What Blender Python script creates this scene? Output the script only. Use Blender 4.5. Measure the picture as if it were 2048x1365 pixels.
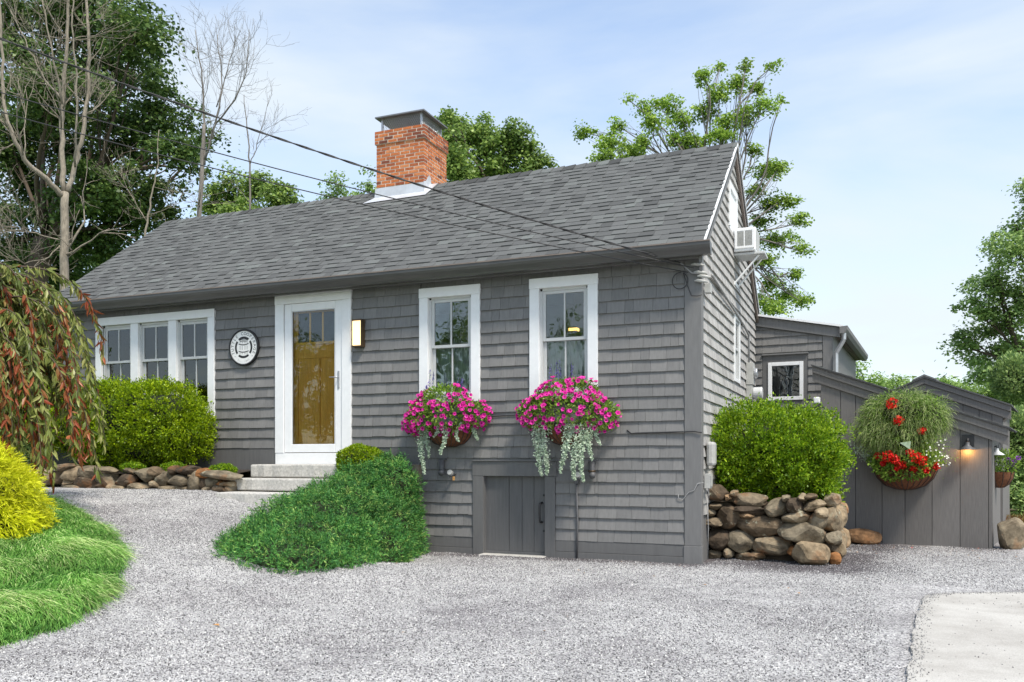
import bpy, bmesh, math, random
import numpy as np
from mathutils import Vector, Matrix, noise as mnoise

for o in list(bpy.data.objects): bpy.data.objects.remove(o, do_unlink=True)
scene = bpy.context.scene
COL = scene.collection
R = math.radians

# ------------------------------------------------------------------ camera
F_PX, CX, YH = 1719.0, 1024.0, 920.0          # focal length, centre, horizon (pixels of a 2048 wide frame)
YAW = math.atan(713 / 1719.0)
CAM = np.array([1.782, -9.914, 1.191])
VW = np.array([-math.sin(YAW), math.cos(YAW), 0.0]); RT = np.array([math.cos(YAW), math.sin(YAW), 0.0])
cd = bpy.data.cameras.new('camera'); cam = bpy.data.objects.new('camera', cd); COL.objects.link(cam)
cam.location = CAM; cam.rotation_euler = (math.pi / 2, 0, YAW)
cd.lens = 36 * F_PX / 2048; cd.sensor_width = 36; cd.shift_y = (YH - 682.5) / 2048
cd.clip_start = 0.05; cd.clip_end = 3000
scene.camera = cam

def at(x, y, d):
    """world point seen towards (x, y) of the photo at d metres of depth"""
    return CAM + d * (VW + (x - CX) / F_PX * RT + np.array([0, 0, (YH - y) / F_PX]))
def depth(p): return float((np.asarray(p) - CAM) @ VW)

# ------------------------------------------------------------------ sky, sun, exposure
SUN_EL, SUN_AZ = R(57), R(-36)                # azimuth from +X towards +Y
w = bpy.data.worlds.new('World'); scene.world = w; w.use_nodes = True
nt = w.node_tree; nt.nodes.clear()
def N(t, kind, **kw):
    n = t.nodes.new(kind)
    for k, v in kw.items(): setattr(n, k, v)
    return n
sky = N(nt, 'ShaderNodeTexSky', sky_type='NISHITA', sun_disc=False)
sky.sun_elevation = SUN_EL; sky.sun_rotation = math.pi / 2 - SUN_AZ
sky.air_density = 1.0; sky.dust_density = 0.6; sky.ozone_density = 0.7
tc = N(nt, 'ShaderNodeTexCoord')
mp = N(nt, 'ShaderNodeMapping'); mp.inputs['Scale'].default_value = (1.1, 1.1, 3.4); mp.inputs['Rotation'].default_value = (0.1, 0.35, 0.3)
n1 = N(nt, 'ShaderNodeTexNoise'); n1.inputs['Scale'].default_value = 1.35; n1.inputs['Detail'].default_value = 7; n1.inputs['Roughness'].default_value = 0.52; n1.inputs['Distortion'].default_value = 0.35
rp = N(nt, 'ShaderNodeValToRGB'); rp.color_ramp.elements[0].position = 0.33; rp.color_ramp.elements[1].position = 0.66
rp.color_ramp.elements[0].color = (0.02, 0.02, 0.02, 1); rp.color_ramp.elements[1].color = (0.95, 0.95, 0.95, 1)
bg1 = N(nt, 'ShaderNodeBackground'); bg1.inputs['Strength'].default_value = 0.15
bg2 = N(nt, 'ShaderNodeBackground'); bg2.inputs['Color'].default_value = (0.465, 0.51, 0.545, 1); bg2.inputs['Strength'].default_value = 1.0
mx = N(nt, 'ShaderNodeMixShader'); out = N(nt, 'ShaderNodeOutputWorld')
nt.links.new(tc.outputs['Generated'], mp.inputs['Vector']); nt.links.new(mp.outputs[0], n1.inputs['Vector'])
nt.links.new(n1.outputs['Fac'], rp.inputs['Fac']); nt.links.new(rp.outputs['Color'], mx.inputs['Fac'])
nt.links.new(sky.outputs['Color'], bg1.inputs['Color'])
nt.links.new(bg1.outputs[0], mx.inputs[1]); nt.links.new(bg2.outputs[0], mx.inputs[2]); nt.links.new(mx.outputs[0], out.inputs['Surface'])
sl = bpy.data.lights.new('sun', 'SUN'); sl.energy = 2.6; sl.angle = R(12); sl.color = (1.0, 0.93, 0.82)
so = bpy.data.objects.new('sun', sl); COL.objects.link(so)
sd = Vector((math.cos(SUN_EL) * math.cos(SUN_AZ), math.cos(SUN_EL) * math.sin(SUN_AZ), math.sin(SUN_EL)))
so.rotation_euler = sd.to_track_quat('Z', 'Y').to_euler(); so.location = sd * 30
scene.render.engine = 'CYCLES'
scene.view_settings.view_transform = 'Standard'; scene.view_settings.look = 'None'
scene.view_settings.exposure = 0.90; scene.view_settings.gamma = 1.0
scene.cycles.max_bounces = 8; scene.cycles.transparent_max_bounces = 12

# ------------------------------------------------------------------ materials
def new_mat(name):
    m = bpy.data.materials.new(name); m.use_nodes = True
    t = m.node_tree; b = t.nodes['Principled BSDF']
    return m, t, b
def ramp(t, stops):
    r = N(t, 'ShaderNodeValToRGB'); e = r.color_ramp.elements
    while len(e) < len(stops): e.new(0.5)
    for el, (p, c) in zip(e, stops): el.position = p; el.color = (*c, 1)
    return r
def noise_tex(t, scale, detail=4, rough=0.55, stretch=None, coord='Object'):
    c = N(t, 'ShaderNodeTexCoord'); n = N(t, 'ShaderNodeTexNoise')
    n.inputs['Scale'].default_value = scale; n.inputs['Detail'].default_value = detail; n.inputs['Roughness'].default_value = rough
    if stretch:
        m = N(t, 'ShaderNodeMapping'); m.inputs['Scale'].default_value = stretch
        t.links.new(c.outputs[coord], m.inputs['Vector']); t.links.new(m.outputs[0], n.inputs['Vector'])
    else: t.links.new(c.outputs[coord], n.inputs['Vector'])
    return n
def mix_col(t, a, b, fac, mode='MIX'):
    m = N(t, 'ShaderNodeMix', data_type='RGBA', blend_type=mode)
    for sock, v in ((m.inputs[0], fac), (m.inputs[6], a), (m.inputs[7], b)):
        if hasattr(v, 'links') or hasattr(v, 'is_linked'): t.links.new(v, sock)
        elif isinstance(v, (int, float)): sock.default_value = v
        else: sock.default_value = (*v, 1)
    return m.outputs[2]
def bump(t, b, height, strength=0.3, dist=0.01):
    n = N(t, 'ShaderNodeBump'); n.inputs['Strength'].default_value = strength; n.inputs['Distance'].default_value = dist
    t.links.new(height, n.inputs['Height']); t.links.new(n.outputs[0], b.inputs['Normal'])
def paint(name, c, var=0.12, rough=0.6, scale=6, stretch=None, bstr=0.15, metal=0.0, rndvar=0.0, spec=0.4):
    """paint or plain material: colour broken by fine noise, and by the piece's own random value"""
    m, t, b = new_mat(name)
    n = noise_tex(t, scale, 6, 0.6, stretch); c = np.array(c)
    r = ramp(t, [(0.25, tuple(c * (1 - var))), (0.75, tuple(np.minimum(c * (1 + var), 1)))])
    t.links.new(n.outputs['Fac'], r.inputs['Fac']); col = r.outputs['Color']
    if rndvar:
        a = N(t, 'ShaderNodeAttribute', attribute_name='rnd')
        r2 = ramp(t, [(0, (1 - rndvar,) * 3), (1, (1 + rndvar,) * 3)]); t.links.new(a.outputs['Fac'], r2.inputs['Fac'])
        col = mix_col(t, col, r2.outputs['Color'], 1.0, 'MULTIPLY')
    t.links.new(col, b.inputs['Base Color'])
    b.inputs['Roughness'].default_value = rough; b.inputs['Metallic'].default_value = metal; b.inputs['Specular IOR Level'].default_value = spec
    if bstr: bump(t, b, n.outputs['Fac'], bstr, 0.004)
    return m
def leaf_mat(name, stops, rough=0.5, trans=0.35, patch=0.8, pcol=0.55, g=1.0):
    stops = [(p, tuple(np.minimum(np.array(c) * g, .9))) for p, c in stops]
    m, t, b = new_mat(name)
    a = N(t, 'ShaderNodeAttribute', attribute_name='rnd')
    r = ramp(t, stops); t.links.new(a.outputs['Fac'], r.inputs['Fac'])
    n = noise_tex(t, patch, 3); r2 = ramp(t, [(0.3, (pcol,) * 3), (0.7, (1.25,) * 3)]); t.links.new(n.outputs['Fac'], r2.inputs['Fac'])
    col = mix_col(t, r.outputs['Color'], r2.outputs['Color'], 0.8, 'MULTIPLY')
    t.links.new(col, b.inputs['Base Color']); b.inputs['Roughness'].default_value = rough; b.inputs['Specular IOR Level'].default_value = 0.35
    tr = N(t, 'ShaderNodeBsdfTranslucent'); t.links.new(col, tr.inputs['Color'])
    ms = N(t, 'ShaderNodeMixShader'); ms.inputs['Fac'].default_value = trans
    t.links.new(b.outputs[0], ms.inputs[1]); t.links.new(tr.outputs[0], ms.inputs[2])
    t.links.new(ms.outputs[0], t.nodes['Material Output'].inputs['Surface'])
    return m
def rnd_mat(name, stops, rough=0.8, nscale=20, nvar=0.3, bstr=0.3, stretch=None, spec=0.3, bdist=0.01):
    """colour taken from the piece's random value, broken by noise"""
    m, t, b = new_mat(name)
    a = N(t, 'ShaderNodeAttribute', attribute_name='rnd')
    r = ramp(t, stops); t.links.new(a.outputs['Fac'], r.inputs['Fac'])
    n = noise_tex(t, nscale, 6, 0.6, stretch); r2 = ramp(t, [(0.25, (1 - nvar,) * 3), (0.75, (1 + nvar,) * 3)]); t.links.new(n.outputs['Fac'], r2.inputs['Fac'])
    t.links.new(mix_col(t, r.outputs['Color'], r2.outputs['Color'], 1.0, 'MULTIPLY'), b.inputs['Base Color'])
    b.inputs['Roughness'].default_value = rough; b.inputs['Specular IOR Level'].default_value = spec
    if bstr: bump(t, b, n.outputs['Fac'], bstr, bdist)
    return m
def glass_mat(name, tint=(0.80, 0.85, 0.84), ior=1.95, wob=0.25):
    m = bpy.data.materials.new(name); m.use_nodes = True; t = m.node_tree; t.nodes.clear()
    o = N(t, 'ShaderNodeOutputMaterial'); ms = N(t, 'ShaderNodeMixShader'); fr = N(t, 'ShaderNodeFresnel'); fr.inputs['IOR'].default_value = ior
    tp = N(t, 'ShaderNodeBsdfTransparent'); tp.inputs['Color'].default_value = (*tint, 1)
    gl = N(t, 'ShaderNodeBsdfGlossy'); gl.inputs['Roughness'].default_value = 0.015
    n = noise_tex(t, 2.2, 2); bp = N(t, 'ShaderNodeBump'); bp.inputs['Strength'].default_value = wob; bp.inputs['Distance'].default_value = 0.02
    t.links.new(n.outputs['Fac'], bp.inputs['Height']); t.links.new(bp.outputs[0], gl.inputs['Normal'])
    t.links.new(fr.outputs[0], ms.inputs['Fac']); t.links.new(tp.outputs[0], ms.inputs[1]); t.links.new(gl.outputs[0], ms.inputs[2])
    t.links.new(ms.outputs[0], o.inputs['Surface']); return m
def emit_mat(name, c, s):
    m, t, b = new_mat(name); b.inputs['Base Color'].default_value = (*c, 1)
    b.inputs['Emission Color'].default_value = (*c, 1); b.inputs['Emission Strength'].default_value = s; return m

M = {}
def gravel_mat():
    m, t, b = new_mat('gravel'); c = N(t, 'ShaderNodeTexCoord')
    v = N(t, 'ShaderNodeTexVoronoi'); v.inputs['Scale'].default_value = 105; v.inputs['Randomness'].default_value = 1
    t.links.new(c.outputs['Object'], v.inputs['Vector'])
    sep = N(t, 'ShaderNodeSeparateColor'); t.links.new(v.outputs['Color'], sep.inputs[0])
    r = ramp(t, [(0, (0.05, 0.048, 0.05)), (0.16, (0.14, 0.137, 0.139)), (0.40, (0.36, 0.354, 0.353)), (0.8, (0.51, 0.503, 0.50)), (1, (0.70, 0.69, 0.66))])
    t.links.new(sep.outputs[0], r.inputs['Fac'])
    n = noise_tex(t, 0.55, 6, 0.62); r2 = ramp(t, [(0.30, (0.55, 0.53, 0.55)), (0.47, (0.9, 0.9, 0.9)), (0.62, (1.05, 1.05, 1.05))]); t.links.new(n.outputs['Fac'], r2.inputs['Fac'])
    n3 = noise_tex(t, 3.5, 4, 0.6); r3 = ramp(t, [(0.3, (0.8, 0.79, 0.8)), (0.6, (1.08, 1.08, 1.08))]); t.links.new(n3.outputs['Fac'], r3.inputs['Fac'])
    col = mix_col(t, r.outputs['Color'], r2.outputs['Color'], 1.0, 'MULTIPLY'); col = mix_col(t, col, r3.outputs['Color'], 1.0, 'MULTIPLY')
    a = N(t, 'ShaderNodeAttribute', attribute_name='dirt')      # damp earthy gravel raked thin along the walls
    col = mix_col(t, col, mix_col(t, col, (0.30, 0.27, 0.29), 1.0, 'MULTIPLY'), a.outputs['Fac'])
    t.links.new(col, b.inputs['Base Color']); b.inputs['Roughness'].default_value = 0.85; b.inputs['Specular IOR Level'].default_value = 0.2
    bump(t, b, v.outputs['Distance'], 0.8, 0.008); 
    return m
M['gravel'] = gravel_mat()
m, t, b = new_mat('gravel_stone'); oi = N(t, 'ShaderNodeObjectInfo')
r = ramp(t, [(0, (0.06, 0.058, 0.06)), (0.16, (0.15, 0.147, 0.149)), (0.42, (0.39, 0.384, 0.382)), (0.85, (0.56, 0.553, 0.545)), (1, (0.78, 0.77, 0.74))]); t.links.new(oi.outputs['Random'], r.inputs['Fac'])
t.links.new(r.outputs['Color'], b.inputs['Base Color']); b.inputs['Roughness'].default_value = 0.8; b.inputs['Specular IOR Level'].default_value = 0.2
M['pebble'] = m
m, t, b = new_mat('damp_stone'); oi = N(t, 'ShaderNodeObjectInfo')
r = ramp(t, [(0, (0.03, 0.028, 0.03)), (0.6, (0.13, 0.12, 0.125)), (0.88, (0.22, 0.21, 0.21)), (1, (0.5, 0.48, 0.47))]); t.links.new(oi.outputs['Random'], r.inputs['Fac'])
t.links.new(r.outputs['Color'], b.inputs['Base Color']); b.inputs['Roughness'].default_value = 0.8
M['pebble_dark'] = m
M['earth'] = paint('earth', (0.10, 0.075, 0.055), 0.45, 0.95, 9, None, 0.5)
M['lawn'] = paint('lawn', (0.07, 0.12, 0.03), 0.5, 0.95, 1.5, None, 0.3)
def slab_mat():
    m, t, b = new_mat('concrete'); n = noise_tex(t, 160, 4, 0.7); n2 = noise_tex(t, 1.3, 5, 0.65)
    r = ramp(t, [(0.30, (0.30, 0.285, 0.265)), (0.5, (0.46, 0.445, 0.415)), (0.7, (0.53, 0.515, 0.485))]); t.links.new(n.outputs['Fac'], r.inputs['Fac'])
    r2 = ramp(t, [(0.3, (0.72, 0.70, 0.68)), (0.6, (1.05, 1.05, 1.04))]); t.links.new(n2.outputs['Fac'], r2.inputs['Fac'])
    t.links.new(mix_col(t, r.outputs['Color'], r2.outputs['Color'], 1.0, 'MULTIPLY'), b.inputs['Base Color']); b.inputs['Roughness'].default_value = 0.9; bump(t, b, n.outputs['Fac'], 0.3, 0.003); return m
M['concrete'] = slab_mat()
M['granite'] = rnd_mat('granite', [(0, (0.42, 0.405, 0.37)), (1, (0.52, 0.505, 0.475))], 0.85, 34, 0.32, 0.35)
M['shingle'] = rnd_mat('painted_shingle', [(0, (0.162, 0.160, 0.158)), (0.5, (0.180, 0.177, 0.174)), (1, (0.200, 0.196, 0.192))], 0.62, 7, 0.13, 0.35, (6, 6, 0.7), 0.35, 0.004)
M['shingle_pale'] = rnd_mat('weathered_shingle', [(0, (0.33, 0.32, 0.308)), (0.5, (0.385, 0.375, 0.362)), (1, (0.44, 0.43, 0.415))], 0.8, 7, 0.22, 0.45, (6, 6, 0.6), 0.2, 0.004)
M['gray'] = paint('gray_trim', (0.165, 0.163, 0.162), 0.12, 0.55, 8, (4, 4, 0.6), 0.2)
M['gray_dark'] = paint('gray_board', (0.128, 0.127, 0.127), 0.12, 0.55, 8, (4, 4, 0.5), 0.25)
M['gray_door'] = paint('plank_gray', (0.115, 0.114, 0.115), 0.14, 0.5, 8, (5, 5, 0.4), 0.3)
M['shed_board'] = rnd_mat('shed_board', [(0, (0.15, 0.142, 0.136)), (1, (0.185, 0.175, 0.168))], 0.75, 16, 0.16, 0.3, (5, 5, 0.35), 0.25)
M['white'] = paint('white_trim', (0.80, 0.81, 0.82), 0.04, 0.4, 12, None, 0.05)
M['sash'] = paint('sash_vinyl', (0.55, 0.56, 0.56), 0.05, 0.4, 12, None, 0.03)
M['gutter'] = paint('gutter_metal', (0.105, 0.102, 0.098), 0.15, 0.35, 5, (0.6, 4, 4), 0.05, 0.35)
M['roof_tab'] = rnd_mat('roof_tab', [(0, (0.06, 0.062, 0.062)), (0.35, (0.098, 0.101, 0.101)), (0.7, (0.125, 0.129, 0.128)), (1, (0.152, 0.163, 0.158))], 0.93, 240, 0.3, 0.4, None, 0.15, 0.003)
M['roof_under'] = paint('roof_underlay', (0.06, 0.06, 0.062), 0.2, 0.95, 60)
M['brick'] = rnd_mat('red_brick', [(0, (0.16, 0.055, 0.035)), (0.15, (0.26, 0.075, 0.04)), (0.5, (0.47, 0.14, 0.05)), (0.8, (0.58, 0.195, 0.07)), (1, (0.62, 0.25, 0.11))], 0.9, 30, 0.3, 0.4)
M['mortar'] = paint('mortar', (0.70, 0.60, 0.50), 0.15, 0.95, 40)
M['lead'] = paint('flashing_metal', (0.62, 0.63, 0.66), 0.18, 0.42, 5, None, 0.15, 0.35)
M['steel'] = paint('galvanised', (0.50, 0.51, 0.53), 0.2, 0.38, 9, None, 0.05, 0.7)
M['capsteel'] = paint('cap_metal', (0.22, 0.22, 0.225), 0.2, 0.45, 6, None, 0.05, 0.6)
M['black'] = paint('black_metal', (0.025, 0.025, 0.027), 0.2, 0.45, 20, None, 0.05)
M['cable'] = paint('cable_black', (0.03, 0.03, 0.032), 0.2, 0.5, 20, None, 0)
M['cable_gray'] = paint('cable_gray', (0.30, 0.30, 0.30), 0.2, 0.5, 20, None, 0)
M['box_gray'] = paint('utility_gray', (0.42, 0.42, 0.40), 0.15, 0.5, 12, None, 0.05)
M['pipe_gray'] = paint('pipe_paint', (0.10, 0.10, 0.105), 0.2, 0.5, 12, None, 0.05)
M['ochre'] = paint('ochre_door', (0.62, 0.35, 0.05), 0.22, 0.5, 7, (6, 6, 0.5), 0.15)
M['glass'] = glass_mat('window_glass'); M['door_glass'] = glass_mat('door_glass', (0.98, 0.98, 0.97), 1.45, 0.05)
M['curtain'] = paint('curtain', (0.62, 0.68, 0.64), 0.12, 0.9, 5, (10, 10, 0.4), 0.3)
M['room'] = paint('room_wall', (0.30, 0.29, 0.27), 0.1, 0.9, 3, None, 0)
M['lamp_glow'] = emit_mat('lamp_glow', (1.0, 0.70, 0.36), 0.9)
M['room_glow'] = emit_mat('room_lamp', (1.0, 0.55, 0.15), 2.2)
M['bronze'] = paint('bronze', (0.09, 0.06, 0.035), 0.2, 0.45, 14, None, 0.05, 0.4)
M['coco'] = paint('coco_liner', (0.15, 0.06, 0.028), 0.4, 0.95, 28, None, 0.6)
M['sign_white'] = paint('sign_white', (0.80, 0.80, 0.78), 0.03, 0.5, 10, None, 0)
M['sign_black'] = paint('sign_black', (0.018, 0.018, 0.020), 0.1, 0.45, 10, None, 0)
M['sign_gray'] = paint('sign_gray', (0.45, 0.45, 0.45), 0.05, 0.5, 10, None, 0)
M['soil'] = paint('soil', (0.035, 0.025, 0.018), 0.4, 1.0, 20)
M['foundation'] = paint('foundation_stone', (0.24, 0.20, 0.15), 0.3, 0.9, 6, None, 0.6)
M['soffit'] = paint('soffit_wood', (0.20, 0.165, 0.145), 0.2, 0.8, 8, (0.6, 5, 5), 0.2)
M['bark_pale'] = paint('bark_pale', (0.27, 0.235, 0.185), 0.5, 0.95, 16, (3, 3, 0.6), 0.8)
M['bark'] = paint('bark_dark', (0.10, 0.075, 0.055), 0.4, 0.95, 9, (3, 3, 0.6), 0.8)
M['bark_gray'] = paint('bark_gray', (0.20, 0.18, 0.16), 0.4, 0.95, 9, (3, 3, 0.6), 0.8)
M['core'] = paint('shade_core', (0.022, 0.028, 0.012), 0.4, 1.0, 12)  # near-black filler: the shade deep inside foliage is painted as its colour
M['maple'] = leaf_mat('maple_leaf', [(0, (0.020, 0.045, 0.014)), (0.5, (0.05, 0.09, 0.022)), (1, (0.13, 0.18, 0.045))], 0.45, 0.3, 0.45, g=1.9)
M['maple_mid'] = leaf_mat('maple_mid_leaf', [(0, (0.045, 0.085, 0.022)), (0.5, (0.105, 0.165, 0.038)), (1, (0.24, 0.31, 0.075))], 0.45, 0.38, 0.5, g=2)
M['locust'] = leaf_mat('light_leaf', [(0, (0.06, 0.11, 0.02)), (0.5, (0.15, 0.24, 0.035)), (1, (0.31, 0.40, 0.075))], 0.45, 0.42, 0.6, 0.65, g=1.75)
M['far_leaf'] = leaf_mat('far_leaf', [(0, (0.09, 0.15, 0.04)), (0.5, (0.17, 0.26, 0.07)), (1, (0.28, 0.38, 0.10))], 0.6, 0.4, 0.5, g=1.7)
M['wood_leaf'] = leaf_mat('wood_leaf', [(0, (0.04, 0.075, 0.025)), (0.5, (0.09, 0.135, 0.042)), (1, (0.20, 0.255, 0.085))], 0.5, 0.35, 0.5, g=3.0)
M['box'] = leaf_mat('hedge_leaf', [(0, (0.045, 0.085, 0.004)), (0.4, (0.15, 0.25, 0.006)), (1, (0.42, 0.53, 0.012))], 0.4, 0.35, 2.2, 0.6, g=1.28)
M['bush'] = leaf_mat('bush_leaf', [(0, (0.045, 0.10, 0.005)), (0.4, (0.15, 0.30, 0.010)), (1, (0.44, 0.60, 0.03))], 0.4, 0.38, 2.4, 0.6, g=1.02)
M['juniper'] = leaf_mat('juniper_needle', [(0, (0.012, 0.055, 0.018)), (0.45, (0.042, 0.145, 0.032)), (0.8, (0.095, 0.235, 0.045)), (1, (0.24, 0.34, 0.085))], 0.6, 0.2, 2.2, 0.6, g=1.55)
M['grass'] = leaf_mat('fescue', [(0, (0.03, 0.10, 0.02)), (0.4, (0.10, 0.25, 0.04)), (0.8, (0.22, 0.40, 0.09)), (1, (0.46, 0.54, 0.24))], 0.55, 0.3, 1.8, 0.6, g=1.35)
M['golden'] = leaf_mat('golden_thread', [(0, (0.30, 0.36, 0.005)), (0.4, (0.62, 0.66, 0.010)), (1, (0.86, 0.84, 0.04))], 0.55, 0.35, 3.0, 0.65)
M['peach'] = leaf_mat('weeping_leaf', [(0, (0.08, 0.11, 0.025)), (0.35, (0.16, 0.19, 0.045)), (0.68, (0.27, 0.27, 0.09)), (0.72, (0.20, 0.10, 0.03)), (0.85, (0.21, 0.045, 0.02)), (1, (0.30, 0.10, 0.04))], 0.38, 0.3, 3, 0.8, g=1.35)
M['basket_leaf'] = leaf_mat('basket_leaf', [(0, (0.06, 0.12, 0.015)), (0.5, (0.14, 0.25, 0.03)), (1, (0.28, 0.40, 0.06))], 0.45, 0.35, 5, 0.8, g=1.3)
M['silver'] = leaf_mat('silver_leaf', [(0, (0.24, 0.33, 0.22)), (0.5, (0.40, 0.50, 0.36)), (1, (0.62, 0.70, 0.56))], 0.5, 0.2, 6, 0.8)
M['petunia'] = leaf_mat('petunia_petal', [(0, (0.05, 0.0, 0.03)), (0.12, (0.40, 0.006, 0.18)), (0.5, (0.64, 0.012, 0.30)), (1, (0.82, 0.05, 0.44))], 0.5, 0.3, 4, 0.9)
M['salvia'] = leaf_mat('salvia_floret', [(0, (0.10, 0.07, 0.32)), (1, (0.24, 0.18, 0.55))], 0.6, 0.2, 5, 0.9)
M['geranium'] = leaf_mat('geranium_petal', [(0, (0.30, 0.004, 0.006)), (0.5, (0.70, 0.008, 0.008)), (1, (0.90, 0.04, 0.015))], 0.5, 0.25, 5, 0.9)
M['daisy'] = leaf_mat('white_petal', [(0, (0.70, 0.70, 0.60)), (1, (0.85, 0.85, 0.78))], 0.5, 0.2, 5, 0.95)
M['purple'] = leaf_mat('purple_petal', [(0, (0.16, 0.02, 0.30)), (1, (0.35, 0.08, 0.55))], 0.5, 0.2, 5, 0.9)
M['plume'] = leaf_mat('grass_plume', [(0, (0.09, 0.17, 0.03)), (0.5, (0.20, 0.31, 0.07)), (1, (0.45, 0.52, 0.22))], 0.5, 0.3, 4, 0.75)
M['russet'] = leaf_mat('russet_leaf', [(0, (0.14, 0.05, 0.02)), (0.5, (0.26, 0.13, 0.05)), (1, (0.25, 0.28, 0.06))], 0.5, 0.3, 3, 0.8)
M['dry'] = paint('dry_leaf', (0.50, 0.26, 0.08), 0.3, 0.7, 20)
def rock_mat(name, stops):
    m, t, b = new_mat(name)
    a = N(t, 'ShaderNodeAttribute', attribute_name='rnd'); r = ramp(t, stops); t.links.new(a.outputs['Fac'], r.inputs['Fac'])
    n = noise_tex(t, 7, 8, 0.65); r2 = ramp(t, [(0.32, (0.32, 0.30, 0.28)), (0.68, (1.4, 1.37, 1.32))]); t.links.new(n.outputs['Fac'], r2.inputs['Fac'])
    col = mix_col(t, r.outputs['Color'], r2.outputs['Color'], 1.0, 'MULTIPLY')
    n2 = noise_tex(t, 6.0, 6, 0.75); r3 = ramp(t, [(0.60, (0, 0, 0)), (0.68, (1, 1, 1))]); t.links.new(n2.outputs['Fac'], r3.inputs['Fac'])
    col = mix_col(t, col, (0.36, 0.36, 0.27), r3.outputs['Color'])            # lichen
    n4 = noise_tex(t, 3.1, 3, 0.6, (1, 1.3, 1)); r4 = ramp(t, [(0.56, (0, 0, 0)), (0.72, (0.7, 0.7, 0.7))]); t.links.new(n4.outputs['Fac'], r4.inputs['Fac'])
    col = mix_col(t, col, (0.24, 0.10, 0.035), r4.outputs['Color'])           # rust
    t.links.new(col, b.inputs['Base Color']); b.inputs['Roughness'].default_value = 0.88; b.inputs['Specular IOR Level'].default_value = 0.25
    bump(t, b, n.outputs['Fac'], 0.8, 0.02); return m
M['rock'] = rock_mat('fieldstone', [(0, (0.065, 0.05, 0.038)), (0.3, (0.14, 0.105, 0.07)), (0.6, (0.215, 0.185, 0.135)), (0.85, (0.30, 0.235, 0.155)), (1, (0.30, 0.14, 0.055))])

# ------------------------------------------------------------------ building blocks
def link(o, parent=None):
    COL.objects.link(o)
    if parent: o.parent = parent
    return o
def tag(o, label=None, cat=None, group=None, kind=None):
    if label: o['label'] = label
    if cat: o['category'] = cat
    if group: o['group'] = group
    if kind: o['kind'] = kind
    return o
def thing(name, label, cat, loc=(0, 0, 0), rz=0, group=None):
    o = bpy.data.objects.new(name, None); o.empty_display_size = 0.1; COL.objects.link(o)
    o.location = loc; o.rotation_euler = (0, 0, rz); return tag(o, label, cat, group)

class MB:
    def __init__(s): s.V = []; s.F = []; s.R = []
    def add(s, verts, faces, rnd=0.5):
        k = len(s.V); s.V += [tuple(map(float, v)) for v in verts]; s.F += [tuple(i + k for i in f) for f in faces]; s.R += [rnd] * len(faces); return s
    def box(s, x0, x1, y0, y1, z0, z1, rnd=0.5):
        return s.add([(x0, y0, z0), (x1, y0, z0), (x1, y1, z0), (x0, y1, z0), (x0, y0, z1), (x1, y0, z1), (x1, y1, z1), (x0, y1, z1)],
                     [(3, 2, 1, 0), (4, 5, 6, 7), (0, 1, 5, 4), (1, 2, 6, 5), (2, 3, 7, 6), (3, 0, 4, 7)], rnd)
    def extrude(s, poly, f0, f1, rnd=0.5):
        """poly of (a, b); f0/f1 turn (a, b) into the two end points"""
        n = len(poly); v = [f0(a, b) for a, b in poly] + [f1(a, b) for a, b in poly]
        return s.add(v, [tuple(range(n - 1, -1, -1)), tuple(range(n, 2 * n))] + [(i, (i + 1) % n, n + (i + 1) % n, n + i) for i in range(n)], rnd)
    def tube(s, pts, rad, n=6, rnd=0.5, cap=True):
        pts = [np.asarray(p, float) for p in pts]
        if not hasattr(rad, '__len__'): rad = [rad] * len(pts)
        V = []; prev = None
        for i, p in enumerate(pts):
            d = pts[min(i + 1, len(pts) - 1)] - pts[max(i - 1, 0)]; d = d / (np.linalg.norm(d) + 1e-9)
            if prev is None:
                u = np.cross(d, (0, 0, 1)); 
                if np.linalg.norm(u) < 1e-3: u = np.cross(d, (1, 0, 0))
            else: u = prev - d * (prev @ d)
            u = u / (np.linalg.norm(u) + 1e-9); prev = u; ww = np.cross(d, u)
            for k in range(n):
                a = 2 * math.pi * k / n; V.append(p + rad[i] * (math.cos(a) * u + math.sin(a) * ww))
        Fc = [(i * n + k, i * n + (k + 1) % n, (i + 1) * n + (k + 1) % n, (i + 1) * n + k) for i in range(len(pts) - 1) for k in range(n)]
        if cap: Fc += [tuple(range(n - 1, -1, -1)), tuple((len(pts) - 1) * n + k for k in range(n))]
        return s.add(V, Fc, rnd)
    def lathe(s, prof, n=16, c=(0, 0, 0), rnd=0.5, a0=0, a1=2 * math.pi):
        full = abs(a1 - a0 - 2 * math.pi) < 1e-6; m = n if full else n + 1; V = []
        for r_, z in prof:
            for k in range(m):
                a = a0 + (a1 - a0) * k / n; V.append((c[0] + r_ * math.cos(a), c[1] + r_ * math.sin(a), c[2] + z))
        Fc = [(i * m + k, i * m + (k + 1) % m, (i + 1) * m + (k + 1) % m, (i + 1) * m + k) for i in range(len(prof) - 1) for k in range(n)]
        return s.add(V, Fc, rnd)
    def build(s, name, mat, parent=None, smooth=False, bevel=0):
        me = bpy.data.meshes.new(name); me.from_pydata(s.V, [], s.F)
        a = me.attributes.new('rnd', 'FLOAT', 'FACE'); a.data.foreach_set('value', s.R)
        me.materials.append(mat if not isinstance(mat, str) else M[mat])
        if smooth: me.polygons.foreach_set('use_smooth', [True] * len(me.polygons))
        me.update(); o = bpy.data.objects.new(name, me); link(o, parent)
        if bevel:
            bv = o.modifiers.new('bevel', 'BEVEL'); bv.width = bevel; bv.segments = 2; bv.limit_method = 'ANGLE'; bv.angle_limit = R(40)
        return o

def box(name, mat, parent, x0, x1, y0, y1, z0, z1, bevel=0.003, rnd=0.5):
    return MB().box(x0, x1, y0, y1, z0, z1, rnd).build(name, mat, parent, bevel=bevel)

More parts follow.
